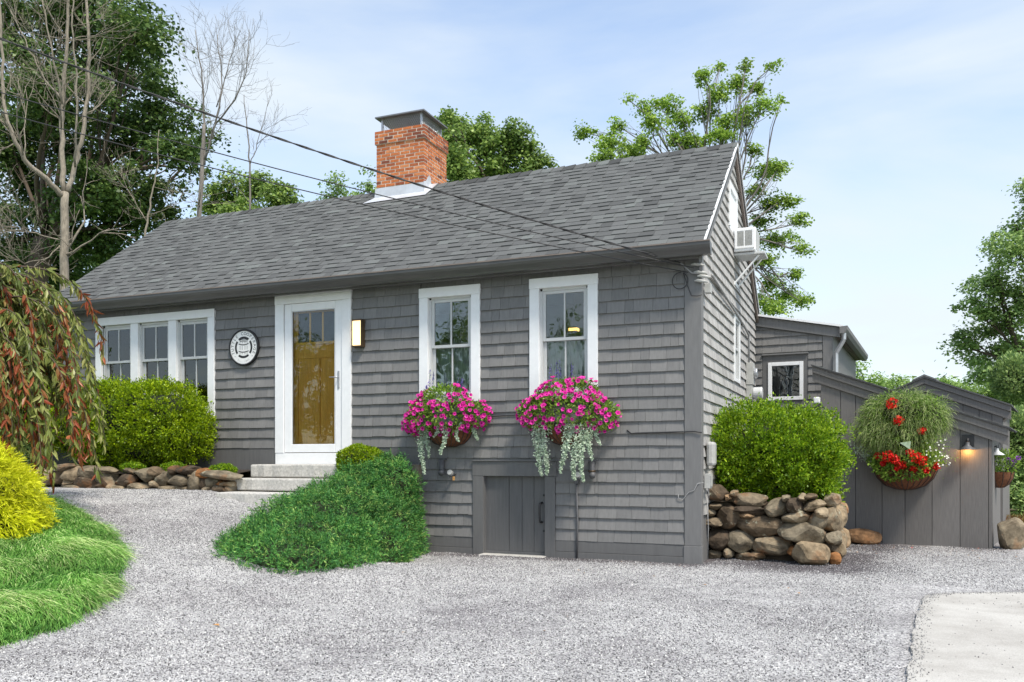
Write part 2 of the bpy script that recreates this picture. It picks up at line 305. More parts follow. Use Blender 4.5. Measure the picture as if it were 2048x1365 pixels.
def pieces(name, geoms, mat, parent, keep=300, rest='', rest_name=None):
    """geoms: list of (verts, faces, rnd, weight). The keep heaviest become parts of their own, the rest one part of kind stuff."""
    order = sorted(range(len(geoms)), key=lambda i: -geoms[i][3]); mb = MB()
    for k, i in enumerate(order):
        v, f, rn, _ = geoms[i]
        if k < keep: MB().add(v, f, rn).build(name, mat, parent)
        else: mb.add(v, f, rn)
    if mb.V:
        o = mb.build(rest_name or (name + '_field'), mat, parent); o['kind'] = 'stuff'

def quads(name, P4, rnd, mat, parent=None, smooth=False):
    """P4: (n, 4, 3) array of quads as one mesh"""
    n = len(P4); me = bpy.data.meshes.new(name)
    me.vertices.add(4 * n); me.vertices.foreach_set('co', np.ascontiguousarray(P4, dtype=np.float32).ravel())
    me.loops.add(4 * n); me.loops.foreach_set('vertex_index', np.arange(4 * n, dtype=np.int32))
    me.polygons.add(n); me.polygons.foreach_set('loop_start', np.arange(0, 4 * n, 4, dtype=np.int32))
    a = me.attributes.new('rnd', 'FLOAT', 'FACE'); a.data.foreach_set('value', np.ascontiguousarray(rnd, dtype=np.float32))
    me.materials.append(M[mat]); me.update(calc_edges=True)
    o = bpy.data.objects.new(name, me); return link(o, parent)
def unit(a): return a / (np.linalg.norm(a, axis=-1, keepdims=True) + 1e-9)
def leaf_quads(P, D, Nn, L, W, fold=0.15, mid=0.45):
    """leaf shaped quads: base P, axis D, rough normal Nn"""
    D = unit(D); S = unit(np.cross(D, Nn)); Nn = np.cross(S, D)
    L = np.broadcast_to(L, (len(P),))[:, None]; W = np.broadcast_to(W, (len(P),))[:, None]
    m = P + D * L * mid + Nn * W * fold
    return np.stack([P, m - S * W * .5, P + D * L, m + S * W * .5], 1)

# --- foliage masses: leaves on the surface of a union of lumpy ellipsoids
def mass_points(rng, ells, n, lump=0.12, lscale=2.5, depth_=0.25, zmin=None):
    w_ = np.array([(e[1][0] * e[1][1] + e[1][1] * e[1][2] + e[1][0] * e[1][2]) for e in ells]); w_ /= w_.sum()
    idx = rng.choice(len(ells), size=int(n * 2.2), p=w_); C_ = np.array([e[0] for e in ells])[idx]; Rr = np.array([e[1] for e in ells])[idx]
    pw = np.array([e[2] if len(e) > 2 else 2.0 for e in ells])[idx][:, None]
    u = unit(rng.normal(size=(len(idx), 3)))
    k = (np.abs(u) ** pw).sum(1, keepdims=True) ** (-1 / pw)           # superellipsoid
    s_ = u * k
    base = C_ + s_ * Rr
    ln = np.array([mnoise.noise(Vector(p * lscale)) + .7 * mnoise.noise(Vector(p * lscale * 2.6)) for p in base])[:, None]
    r_ = 1 + lump * ln - depth_ * rng.random((len(idx), 1)) ** 2.2
    P = C_ + s_ * Rr * r_; Nn = unit(s_ / Rr)
    ok = np.ones(len(P), bool)
    for j, e in enumerate(ells):
        q = np.abs((P - np.array(e[0])) / np.array(e[1])); pp = e[2] if len(e) > 2 else 2.0
        ok &= (idx == j) | ((q ** pp).sum(1) > 0.72 ** pp)
    if zmin is not None: ok &= (P[:, 2] > zmin(P[:, 0], P[:, 1]))
    return P[ok][:n], Nn[ok][:n]
def core_mesh(ells, scale=0.8, name='shade_core', parent=None, mat='core'):  # solid dark body standing in for the shaded hollows between leaves
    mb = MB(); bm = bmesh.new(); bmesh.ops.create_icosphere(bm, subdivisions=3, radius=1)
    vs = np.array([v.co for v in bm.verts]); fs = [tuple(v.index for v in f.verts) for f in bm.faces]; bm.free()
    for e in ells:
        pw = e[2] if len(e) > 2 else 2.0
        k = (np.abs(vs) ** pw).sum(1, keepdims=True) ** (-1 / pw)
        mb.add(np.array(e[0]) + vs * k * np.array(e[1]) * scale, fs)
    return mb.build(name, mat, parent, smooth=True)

def rock_mesh(rng, w, d, h, sub=3, cuts=11, rough=0.06):
    bm = bmesh.new(); bmesh.ops.create_icosphere(bm, subdivisions=sub, radius=1)
    v = np.array([x.co for x in bm.verts]); f = [tuple(y.index for y in x.verts) for x in bm.faces]; bm.free()
    v = v * (np.abs(v) ** 2.5).sum(1, keepdims=True) ** (-1 / 2.5)
    for _ in range(cuts):
        n = unit(rng.normal(size=3)); k = rng.uniform(0.66, 1.0); dd = v @ n; m = dd > k; v[m] -= np.outer(dd[m] - k, n) * 0.9
    off = rng.random(3) * 50
    v *= (1 + rough * np.array([2 * mnoise.noise(Vector(p * 1.6 + off)) + .7 * mnoise.noise(Vector(p * 5 + off)) for p in v]))[:, None]
    v -= (v.max(0) + v.min(0)) / 2; v /= (v.max(0) - v.min(0)) / 2
    return v * np.array([w, d, h]) / 2, f
def rot2(v, a, ax=1):
    c, s_ = math.cos(a), math.sin(a); v = v.copy()
    i, j = [(1, 2), (0, 2), (0, 1)][ax]; x, y = v[:, i].copy(), v[:, j].copy(); v[:, i] = c * x - s_ * y; v[:, j] = s_ * x + c * y; return v

# ------------------------------------------------------------------ ground
def sm(a, b_, x):
    t_ = np.clip((x - a) / (b_ - a), 0, 1); return t_ * t_ * (3 - 2 * t_)
def gz(X, Y):
    """height of the gravel: it climbs to the left towards the door"""
    X = np.asarray(X, float); Y = np.asarray(Y, float)
    s_ = -X + .6 * Y; z = .15 * (s_ - .4); z = .5 * (z + np.sqrt(z * z + .004)); z = np.minimum(z, .79)
    return z * (1 - sm(-4.8, -3.5, X) * sm(-3.2, -1.0, Y))
def sheet(name, xs, ys, zf, mat, dirt=None):
    X, Y = np.meshgrid(xs, ys); Z = zf(X, Y); nx, ny = len(xs), len(ys)
    v = np.stack([X, Y, Z], -1).reshape(-1, 3); me = bpy.data.meshes.new(name)
    fc = [(j * nx + i, j * nx + i + 1, (j + 1) * nx + i + 1, (j + 1) * nx + i) for j in range(ny - 1) for i in range(nx - 1)]
    me.from_pydata(v.tolist(), [], fc); me.materials.append(M[mat]); me.polygons.foreach_set('use_smooth', [True] * len(fc))
    if dirt:
        a = me.attributes.new('dirt', 'FLOAT', 'POINT'); a.data.foreach_set('value', dirt(X, Y).ravel().astype(np.float32))
    me.update(); o = bpy.data.objects.new(name, me); link(o); o['kind'] = 'structure'; return o
big = np.concatenate([np.linspace(-900, -40, 14), np.linspace(-30, 40, 40), np.linspace(60, 1500, 14)])
def far_z(X, Y): return -0.08 + 0.9 * sm(-4, -14, X) * sm(-8, 2, Y) - 0.6 * sm(8, 30, Y) * sm(2, 10, X)
sheet('ground', big, big, far_z, 'lawn')
def lumps(X, Y):
    return np.vectorize(lambda x, y: 0.012 * mnoise.noise(Vector((x * 1.6, y * 1.6, 0))) + 0.008 * mnoise.noise(Vector((x * 4, y * 4, 3))))(X, Y)
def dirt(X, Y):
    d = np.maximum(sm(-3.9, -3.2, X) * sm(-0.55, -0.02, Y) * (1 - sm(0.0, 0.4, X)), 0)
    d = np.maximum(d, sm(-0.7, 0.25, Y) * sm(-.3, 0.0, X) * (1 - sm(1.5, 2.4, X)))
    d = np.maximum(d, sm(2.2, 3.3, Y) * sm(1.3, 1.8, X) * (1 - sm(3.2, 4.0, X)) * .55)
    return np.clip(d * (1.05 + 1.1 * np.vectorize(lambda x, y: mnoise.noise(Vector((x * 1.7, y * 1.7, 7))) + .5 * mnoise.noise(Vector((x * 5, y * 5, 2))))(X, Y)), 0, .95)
gx = np.concatenate([np.arange(-16, -8, .5), np.arange(-8, 5.0, .09), np.arange(5.0, 14.1, .6)])
gy = np.concatenate([np.arange(-16, -8, .6), np.arange(-8, 4.2, .09), np.arange(4.2, 8, .6)])
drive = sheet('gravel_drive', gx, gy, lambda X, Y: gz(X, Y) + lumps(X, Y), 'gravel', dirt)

# loose stones lying on the drive (uncountable)
def gravel_stones(name, label, mat, dens, seed):
    xs = np.arange(-7.6, 3.6, .1); ys = np.arange(-7.4, 3.3, .1); X, Y = np.meshgrid(xs, ys)
    v = np.stack([X, Y, gz(X, Y) + lumps(X, Y) + .002], -1).reshape(-1, 3); nx = len(xs)
    dn = dens(X, Y); dn = np.where(((X > 1.8) & (Y < -1.0)) | ((Y > 0) & (X < 0)), 0, dn)
    fc = [(j * nx + i, j * nx + i + 1, (j + 1) * nx + i + 1, (j + 1) * nx + i) for j in range(len(ys) - 1) for i in range(nx - 1) if dn[j, i] > 1]
    me = bpy.data.meshes.new(name); me.from_pydata(v.tolist(), [], fc); me.materials.append(M[mat])
    at_ = me.attributes.new('dens', 'FLOAT', 'POINT'); at_.data.foreach_set('value', dn.ravel().astype(np.float32))
    o = bpy.data.objects.new(name, me); link(o); tag(o, label, 'gravel', kind='stuff')
    g = bpy.data.node_groups.new('scatter', 'GeometryNodeTree')
    g.interface.new_socket('Geometry', in_out='INPUT', socket_type='NodeSocketGeometry'); g.interface.new_socket('Geometry', in_out='OUTPUT', socket_type='NodeSocketGeometry')
    gi, go = N(g, 'NodeGroupInput'), N(g, 'NodeGroupOutput')
    na = N(g, 'GeometryNodeInputNamedAttribute', data_type='FLOAT'); na.inputs['Name'].default_value = 'dens'
    dp = N(g, 'GeometryNodeDistributePointsOnFaces'); dp.inputs['Seed'].default_value = seed; g.links.new(na.outputs['Attribute'], dp.inputs['Density'])
    ic = N(g, 'GeometryNodeMeshIcoSphere'); ic.inputs['Radius'].default_value = 0.0050; ic.inputs['Subdivisions'].default_value = 1
    sm_ = N(g, 'GeometryNodeSetMaterial'); sm_.inputs['Material'].default_value = M[mat]
    ip = N(g, 'GeometryNodeInstanceOnPoints')
    rv = N(g, 'FunctionNodeRandomValue', data_type='FLOAT_VECTOR'); rv.inputs[0].default_value = (-3.1, -3.1, -3.1); rv.inputs[1].default_value = (3.1, 3.1, 3.1)
    sv = N(g, 'FunctionNodeRandomValue', data_type='FLOAT_VECTOR'); sv.inputs[0].default_value = (.5, .5, .4); sv.inputs[1].default_value = (1.9, 1.3, .9)
    g.links.new(gi.outputs[0], dp.inputs['Mesh']); g.links.new(dp.outputs['Points'], ip.inputs['Points'])
    g.links.new(ic.outputs['Mesh'], sm_.inputs['Geometry']); g.links.new(sm_.outputs[0], ip.inputs['Instance'])
    g.links.new(rv.outputs[0], ip.inputs['Rotation']); g.links.new(sv.outputs[0], ip.inputs['Scale'])
    g.links.new(ip.outputs[0], go.inputs[0])
    md = o.modifiers.new('scatter', 'NODES'); md.node_group = g
def patchy(X, Y): return np.vectorize(lambda x, y: .62 + .55 * mnoise.noise(Vector((x * .7, y * .7, 9))) + .3 * mnoise.noise(Vector((x * 2.4, y * 2.4, 4))))(X, Y)
gravel_stones('gravel_stones', 'loose pale and dark grey stones of the gravel drive', 'pebble', lambda X, Y: 2900 * np.clip(patchy(X, Y), .15, 1) * (1 - .92 * dirt(X, Y)), 1)
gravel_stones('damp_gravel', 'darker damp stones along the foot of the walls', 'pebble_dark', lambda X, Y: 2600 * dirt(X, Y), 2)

# concrete pad at the right
pad_e = [(1.90, -6.2), (1.97, -4.9), (2.03, -4.1), (2.06, -3.5), (2.13, -2.7), (2.19, -2.0), (2.26, -1.62), (2.42, -1.48), (2.8, -1.28), (3.3, -1.06), (4.2, -.62), (7, .7), (7, -9), (2.0, -9)]
rp_ = random.Random(5); pe2 = []
for (a, b_), (c, d) in zip(pad_e[:11], pad_e[1:12]):
    for k in range(6):
        q = k / 6; pe2.append((a + (c - a) * q + rp_.uniform(-.012, .012), b_ + (d - b_) * q + rp_.uniform(-.012, .012)))
pe2 += pad_e[11:]
tag(MB().extrude(pe2, lambda a, b_: (a, b_, -0.06), lambda a, b_: (a, b_, 0.022)).build('concrete_pad', 'concrete'), kind='structure')
rng = np.random.default_rng(9); sp_ = MB(); iv = [(1, 0, 0), (-1, 0, 0), (0, 1, 0), (0, -1, 0), (0, 0, 1), (0, 0, -1)]; ifc = [(0, 2, 4), (2, 1, 4), (1, 3, 4), (3, 0, 4), (2, 0, 5), (1, 2, 5), (3, 1, 5), (0, 3, 5)]
for _ in range(2000):
    k = rng.integers(0, 11); q = rng.random(); a, b_ = np.array(pad_e[k]), np.array(pad_e[k + 1]); p = a + (b_ - a) * q; nr_ = np.array([(b_ - a)[1], -(b_ - a)[0]]); nr_ = nr_ / np.linalg.norm(nr_)
    p = p + nr_ * (abs(rng.normal()) * .05 - .01) if rng.random() < .85 else p + nr_ * rng.random() * 1.2
    if not (p[1] > -6.5 and p[0] < 4): continue
    r_ = rng.uniform(.0025, .0055); vv = np.array(iv) * r_ * rng.uniform(.6, 1.4, 3); sp_.add(rot2(vv, rng.uniform(0, 6), 2) + np.array([p[0], p[1], .022 + r_ * .5]), ifc, float(rng.random()))
M['spill'] = rnd_mat('spilled_stone', [(0, (0.08, 0.08, 0.08)), (1, (0.5, 0.49, 0.48))], 0.8, 20, .2, 0)
tag(sp_.build('spilled_gravel', 'spill'), 'loose gravel spilled along the edge of the concrete pad', 'gravel', kind='stuff')

# ------------------------------------------------------------------ house
house = thing('cottage', 'long grey shingled cottage with white trimmed windows and a brick chimney', 'house')
XL, YB = -10.33, 5.05
RM, RZ0 = 0.753, 3.7475            # roof slope and height at the wall line
RY0, RYR = -0.20, 2.54             # eave and ridge
def rz_(y): return RZ0 + RM * y if y <= RYR else RZ0 + RM * RYR - RM * (y - RYR)
RIDGE = rz_(RYR); RL, RR_ = -10.43, 0.07

def clip(poly, a, b_, c):
    o = []
    for i in range(len(poly)):
        p, q = poly[i], poly[(i + 1) % len(poly)]; dp, dq = a * p[0] + b_ * p[1] - c, a * q[0] + b_ * q[1] - c
        if dp <= 0: o.append(p)
        if dp * dq < 0: t_ = dp / (dp - dq); o.append((p[0] + t_ * (q[0] - p[0]), p[1] + t_ * (q[1] - p[1])))
    return o
def wall_panels(mb, u0, u1, z0, z1, holes, fmap, thick):
    us = sorted({u0, u1} | {h[k] for h in holes for k in (0, 1) if u0 < h[k] < u1})
    for a, b_ in zip(us, us[1:]):
        m = (a + b_) / 2; zz = [(z0, z1)]
        for h in holes:
            if h[0] < m < h[1]:
                nz = []
                for lo, hi in zz:
                    if h[3] <= lo or h[2] >= hi: nz.append((lo, hi)); continue
                    if h[2] > lo: nz.append((lo, h[2]))
                    if h[3] < hi: nz.append((h[3], hi))
                zz = nz
        for lo, hi in zz:
            mb.extrude([(a, lo), (b_, lo), (b_, hi), (a, hi)], lambda u, z: fmap(u, 0, z), lambda u, z: fmap(u, thick, z))
def shingles(rng, u0, u1, z0, z1, ex, blocks, planes, fmap, wr=(0.09, 0.24), butt=0.026):
    out_ = []; n = int(math.ceil((z1 - z0) / ex))
    for k in range(n):
        zb = z0 + k * ex; zt = min(zb + ex + .006, z1); u = u0
        cuts = sorted({bb[i] for bb in blocks for i in (0, 1) if u0 < bb[i] < u1})
        while u < u1 - 1e-6:
            e = min(u + rng.uniform(*wr), u1)
            for c in cuts:
                if u + 1e-6 < c < e: e = c; break
            if u1 - e < .05: e = u1
            m = (u + e) / 2; zz = [(zb + rng.uniform(-.003, .003), zt)]
            for h in blocks:
                if h[0] < m < h[1]:
                    nz = []
                    for lo, hi in zz:
                        if h[3] <= lo or h[2] >= hi: nz.append((lo, hi)); continue
                        if h[2] > lo: nz.append((lo, h[2]))
                        if h[3] < hi: nz.append((h[3], hi))
                    zz = nz
            rn = float(rng.random()); bt = butt + rng.uniform(-.003, .004)
            for lo, hi in zz:
                if hi - lo < .012: continue
                g = .0013
                poly = [(u + g, lo), (e - g, lo), (e - g, hi), (u + g, hi)]
                for pl in planes:
                    poly = clip(poly, *pl)
                    if len(poly) < 3: break
                if len(poly) < 3: continue
                fy = lambda z: -(bt - (bt - .004) * min(1, (z - zb) / ex))
                mb = MB().extrude(poly, lambda a, b_: fmap(a, .003, b_), lambda a, b_: fmap(a, fy(b_), b_))
                c = np.mean(mb.V, 0); out_.append((mb.V, mb.F, rn, (e - u) * (hi - lo) / max(depth(c), 1) ** 2))
            u = e
    return out_

front = lambda u, y, z: (u, y, z)
gable = lambda u, y, z: (-y, u, z)          # gable wall looks to +X
# openings on the front: (x0, x1, z0, z1) of the casing
TRI = (-9.335, -7.0, 1.80, 3.388); DOOR = (-5.915, -4.665, 1.12, 3.495); W1 = (-3.624, -2.756, 1.93, 3.416); W2 = (-2.082, -1.208, 1.93, 3.42)
HATCH = (-2.853, -1.748, -0.1, 1.19)
holes = [(TRI[0] + .12, TRI[1] - .12, 1.94, 3.27), (-5.76, -4.81, 1.285, 3.385), (W1[0] + .12, W1[1] - .12, 2.03, 3.30), (W2[0] + .12, W2[1] - .12, 2.03, 3.30), (-2.70, -1.885, -.1, .985)]
mb = MB(); wall_panels(mb, XL, -3.62, 1.062, 3.72, holes, front, .14); wall_panels(mb, -3.62, 0, -.12, 3.72, holes, front, .14)
front_wall = mb.build('front_wall', 'gray_dark', house)
rng = np.random.default_rng(11)
fs1 = shingles(rng, XL, -3.62, 1.358, 3.62, .1435, [TRI, DOOR, W1, W2], [], front)
fs2 = shingles(rng, -3.60, -.175, .21, 3.62, .1435, [W1, W2, HATCH], [], front)
# skirt boards and corner board
skirt = MB(); skirt.box(XL, DOOR[0], -.018, .01, 1.05, 1.357); skirt.box(DOOR[1], -3.62, -.018, .01, 1.05, 1.357)
skirt.build('skirt_board', 'gray_dark', front_wall)
box('skirt_board', 'gray_dark', front_wall, -3.60, HATCH[0], -.022, .01, .075, .207); box('skirt_board', 'gray_dark', front_wall, -3.60, HATCH[0], -.032, .01, -.12, .072)
box('skirt_board', 'gray_dark', front_wall, HATCH[1], -.175, -.022, .01, .075, .207); box('skirt_board', 'gray_dark', front_wall, HATCH[1], -.175, -.032, .01, -.12, .072)
box('corner_board', 'gray', house, -.172, .024, -.030, .05, .205, 3.62, .004); box('corner_board', 'gray', house, -.180, .032, -.036, .06, -.12, .203, .004)
box('corner_board', 'gray', house, -.002, .026, .052, .085, -.12, 3.70, .003)
box('frieze_board', 'gray', house, XL, -.175, -.03, .002, 3.50, 3.64, .003)
box('edge_post', 'foundation', house, -3.70, -3.60, -.10, .05, .1, 1.13, .008)
box('foundation', 'foundation', house, XL, -3.62, .0, .14, -.1, 1.06, 0)
# gable wall
GW = (2.55, 3.12, 2.31, 3.28); UW = (2.08, 2.82, 4.40, 5.02)
gplane = [(-RM, 1, RZ0 - .05), (RM, 1, RZ0 + 2 * RM * RYR - .05)]
mb = MB()
for (a, b_, lo, hi) in [(0.14, GW[0] + .05, -.1, 6), (GW[0] + .05, GW[1] - .05, -.1, GW[2] + .05), (GW[0] + .05, GW[1] - .05, GW[3] - .05, 6), (GW[1] - .05, YB, -.1, 6)]:
    poly = [(a, lo), (b_, lo), (b_, hi), (a, hi)]
    for pl in gplane: poly = clip(poly, *pl)
    mb.extrude(poly, lambda u, z: gable(u, .14, z), lambda u, z: gable(u, 0, z))
gable_wall = mb.build('gable_wall', 'gray', house)
rng = np.random.default_rng(12)
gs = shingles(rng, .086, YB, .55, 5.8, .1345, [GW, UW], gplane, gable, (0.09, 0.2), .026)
# far walls
MB().box(XL - .0, XL + .14, .14, YB, -.1, 3.6).build('end_wall', 'gray', house)
MB().extrude([(0, 3.6), (YB, 3.6), (RYR, RIDGE - .1)], lambda u, z: (XL, u, z), lambda u, z: (XL + .14, u, z)).build('end_gable', 'gray', house)
box('rear_wall', 'gray', house, XL + .14, -.14, YB - .14, YB, -.1, 3.58, 0)
box('room_floor', 'room', house, XL + .14, -.14, .14, YB - .14, 1.0, 1.1, 0)
box('room_partition', 'room', house, XL + .14, -.14, 2.2, 2.3, 1.1, 3.5, 0)
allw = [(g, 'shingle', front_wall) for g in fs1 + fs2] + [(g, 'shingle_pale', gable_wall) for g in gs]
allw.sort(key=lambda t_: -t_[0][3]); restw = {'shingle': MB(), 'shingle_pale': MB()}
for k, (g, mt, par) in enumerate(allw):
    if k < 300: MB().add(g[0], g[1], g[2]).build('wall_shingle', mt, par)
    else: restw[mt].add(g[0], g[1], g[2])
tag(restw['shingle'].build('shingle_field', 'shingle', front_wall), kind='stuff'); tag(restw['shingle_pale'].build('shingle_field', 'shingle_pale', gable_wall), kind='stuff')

# roof
mb = MB(); th = .09
def slope_pts(y): return y
mb.extrude([(RY0, rz_(RY0)), (RYR, RIDGE), (2 * RYR - RY0 - .02, rz_(2 * RYR - RY0 - .02)), (2 * RYR - RY0 - .02, rz_(2 * RYR - RY0 - .02) - th), (RYR, RIDGE - th), (RY0, rz_(RY0) - th)],
           lambda y, z: (RL, y, z), lambda y, z: (RR_, y, z))
roof = mb.build('roof', 'roof_under', house)
SL = math.hypot(1, RM); sdir = np.array([0, 1 / SL, RM / SL]); snor = np.array([0, -RM / SL, 1 / SL]); S0 = np.array([0, RY0, rz_(RY0)])
SLEN = (RYR - RY0) * SL
def spt(u, s_, h): return S0 + np.array([u, 0, 0]) + sdir * s_ + snor * h
CH = (-5.70, -4.82, 2.30, 3.11)     # chimney footprint
rng = np.random.default_rng(21); tabs = []; EXR = .1435; nr = int(SLEN / EXR) + 1
for k in range(nr):
    s0 = -0.025 + k * EXR; u = RL - .01 - rng.random() * .2; raised = rng.random() < .5
    while u < RR_ - 1e-6:
        e = min(u + (rng.uniform(.11, .24) if raised else rng.uniform(.09, .22)), RR_ + .0)
        if RR_ - e < .05: e = RR_
        a = max(u, RL - .01)
        s1 = min(s0 + EXR + .03, SLEN - .01); h0 = (.017 if raised else .0085) + rng.uniform(-.0015, .0015); h1 = .002
        sb = s0 + (rng.uniform(-.004, .004))
        if s1 - sb > .02 and e - a > .01:
            v = [spt(a, sb, -.004), spt(e, sb, -.004), spt(e, s1, -.004), spt(a, s1, -.004), spt(a, sb, h0), spt(e, sb, h0), spt(e, s1, h1), spt(a, s1, h1)]
            f = [(4, 5, 6, 7), (0, 1, 5, 4), (1, 2, 6, 5), (3, 0, 4, 7)]
            tabs.append((v, f, float(np.clip(rng.normal(.60 if raised else .55, .16), 0, 1)), (e - a) / max(depth(v[4]), 1) ** 2.2))
        u = e; raised = not raised if rng.random() < .85 else raised
pieces('roof_shingle', tabs, 'roof_tab', roof, 300, rest_name='roof_shingle_field')
u = RL; cap = []
while u < RR_:
    e = min(u + .18, RR_ + .005); hh = .022
    v = []
    for (uu, h) in ((u - .03, .010), (e, .024)):
        for y in (RYR - .14, RYR, RYR + .14): v.append((uu, y, rz_(y) + h / .8))
    v += [(e, RYR - .14, rz_(RYR - .14)), (e, RYR, RIDGE), (e, RYR + .14, rz_(RYR + .14)), (u - .03, RYR - .14, rz_(RYR - .14))]
    cap.append((v, [(0, 3, 4, 1), (1, 4, 5, 2), (3, 6, 7, 4), (4, 7, 8, 5), (0, 9, 6, 3)], float(rng.random()), 1)); u = e
pieces('ridge_cap', cap, 'roof_tab', roof)
for ys, nm in ((( RY0 - .0, RYR), 0), ((RYR, 2 * RYR - RY0), 1)):
    y0, y1 = ys
    poly = [(y0, rz_(y0) + .012), (y1, rz_(y1) + .012), (y1, rz_(y1) - .19), (y0, rz_(y0) - .19)]
    MB().extrude([(y0, rz_(y0) - .02), (y1, rz_(y1) - .02), (y1, rz_(y1) - .19), (y0, rz_(y0) - .19)], lambda y, z: (.024, y, z), lambda y, z: (.060, y, z)).build('rake_board', 'soffit' if nm else 'gray', house)
    MB().extrude([(y0, rz_(y0) + .014), (y1, rz_(y1) + .014), (y1, rz_(y1) - .018), (y0, rz_(y0) - .018)], lambda y, z: (.060, y, z), lambda y, z: (.080, y, z)).build('drip_edge', 'white', roof)
# gutter, K profile
prof = [(-.205, 3.60), (-.205, 3.475), (-.285, 3.475), (-.295, 3.50), (-.325, 3.545), (-.335, 3.575), (-.335, 3.61), (-.318, 3.61), (-.318, 3.58), (-.30, 3.55), (-.275, 3.50), (-.22, 3.49), (-.22, 3.60)]
gutter = MB().extrude(prof, lambda y, z: (RL, y, z), lambda y, z: (.165, y, z)).build('gutter', 'gutter', house)
MB().extrude([(-.215, 3.604), (-.215, 3.475), (-.285, 3.475), (-.295, 3.50), (-.325, 3.545), (-.335, 3.575), (-.335, 3.61)], lambda y, z: (.165, y, z), lambda y, z: (.168, y, z)).build('end_cap', 'gutter', gutter)
MB().box(RL, .166, -.345, -.316, 3.608, 3.622).build('lip_highlight', 'soffit', gutter)  # lip in a lighter tone, painting the metal's highlight along the edge
box('fascia', 'gray_dark', house, RL, .02, -.203, -.17, 3.46, 3.595, 0); box('soffit', 'gray_dark', house, RL, .02, -.169, -.031, 3.485, 3.50, 0)

# chimney of single bricks
chim = MB().box(CH[0] + .0035, CH[1] - .0035, CH[2] + .0035, CH[3] - .0035, 4.6, 6.575).build('chimney', 'mortar', house)
rng = np.random.default_rng(31); bl = []; cz = .0545; nb = 24
for k in range(nb):
    z = 6.585 - (k + 1) * cz; proud = .022 if k < 4 else 0.0
    x0, x1, y0, y1 = CH[0] - proud, CH[1] + proud, CH[2] - proud, CH[3] + proud
    for face in range(2):
        a, b_ = (x0, x1) if face == 0 else (y0, y1); p = a - (.09 if k % 2 else 0) + (0.0 if face == 0 else -.05)
        while p < b_ - .01:
            q = min(p + .176 + rng.uniform(-.006, .006), b_); a_ = max(p, a) + .0075; q_ = q - .0075
            if b_ - q < .03: q_ = b_ - .0045; q = b_
            if q_ - a_ > .02:
                pr = rng.uniform(-.001, .003); rn = float(np.clip(rng.normal(.55 if k > 3 else .36, .25), 0, 1))
                if face == 0: mbx = MB().box(a_ - (.004 if a_ < x0 + .02 else 0), q_ + (.0045 if q_ > x1 - .02 else 0), y0 - pr, y0 + .09, z + .0068, z + cz - .0068)
                else: mbx = MB().box(x1 - .09, x1 + pr, max(a_, y0 + .092), q_, z + .0068, z + cz - .0068) if q_ > y0 + .11 else None
                if mbx: bl.append((mbx.V, mbx.F, rn, 1))
            p = q
pieces('brick', bl, 'brick', chim, 400)
MB().box(CH[0] - .0185, CH[1] + .0185, CH[2] - .0185, CH[3] + .0185, 6.585 - 4 * cz, 6.574).build('corbel_bed', 'mortar', chim)
# flashing: apron in front and stepped side sheet
fb = rz_(CH[2])
v = [spt(CH[0] - .14, 0, 0)]
def on_roof(x, y, h=.024): return (x, y, rz_(y) + h)
MB().add([on_roof(CH[0] - .16, CH[2] - .16), on_roof(CH[1] + .10, CH[2] - .13), on_roof(CH[1] + .02, CH[2] - .012, .03), on_roof(CH[0] - .03, CH[2] - .012, .03),
          (CH[0] - .015, CH[2] - .012, fb + .17), (CH[1] + .006, CH[2] - .012, fb + .17)], [(0, 1, 2, 3), (3, 2, 5, 4)]).build('apron_flashing', 'lead', chim)
MB().add([on_roof(CH[1] + .10, CH[2] - .13), on_roof(CH[1] + .13, RYR, .03), on_roof(CH[1] + .008, RYR, .032), on_roof(CH[1] + .008, CH[2] - .014, .032),
          (CH[1] + .008, RYR, RIDGE + .13), (CH[1] + .008, RYR - .08, RIDGE + .15), (CH[1] + .008, CH[2] + .06, fb + .21), (CH[1] + .008, CH[2] - .014, fb + .19)], [(0, 1, 2, 3), (3, 2, 4, 5, 6, 7)]).build('side_flashing', 'lead', chim)
# spark cap: hip lid on corner posts with diamond mesh
cc = MB(); z0, z1 = 6.575, 6.80; ix0, ix1, iy0, iy1 = CH[0] + .06, CH[1] - .06, CH[2] + .05, CH[3] - .06
for x in (ix0, ix1 - .03):
    for y in (iy0, iy1 - .03): cc.box(x, x + .03, y, y + .03, z0, z1)
cc.build('cap_post', 'steel', chim)
wm = MB()
def mesh_face(A, B, n):
    A, B = np.array(A, float), np.array(B, float); L_ = np.linalg.norm(B - A); d = (B - A) / L_; h = z1 - z0
    for sgn in (1, -1):
        k = -n
        while k < 2 * n:
            s0 = k / n * L_; pts = []
            for q in (0, 1):
                pts.append((s0 + sgn * q * h * .55, q * h))
            (a0, h0), (a1, h1) = pts
            lo, hi = sorted((a0, a1))
            if hi > 0 and lo < L_:
                t0 = np.clip(((0 if sgn > 0 else L_) - a0) / (a1 - a0), 0, 1); t1 = np.clip(((L_ if sgn > 0 else 0) - a0) / (a1 - a0), 0, 1)
                if t1 > t0: wm.tube([A + d * (a0 + (a1 - a0) * t0) + np.array([0, 0, h * t0]), A + d * (a0 + (a1 - a0) * t1) + np.array([0, 0, h * t1])], .0026, 3, cap=False)
            k += 1
mesh_face((ix0, iy0, z0), (ix1, iy0, z0), 22); mesh_face((ix1, iy0, z0), (ix1, iy1, z0), 20); mesh_face((ix0, iy1, z0), (ix1, iy1, z0), 18)
tag(wm.build('cap_mesh', 'steel', chim), kind='stuff')
e_ = .075
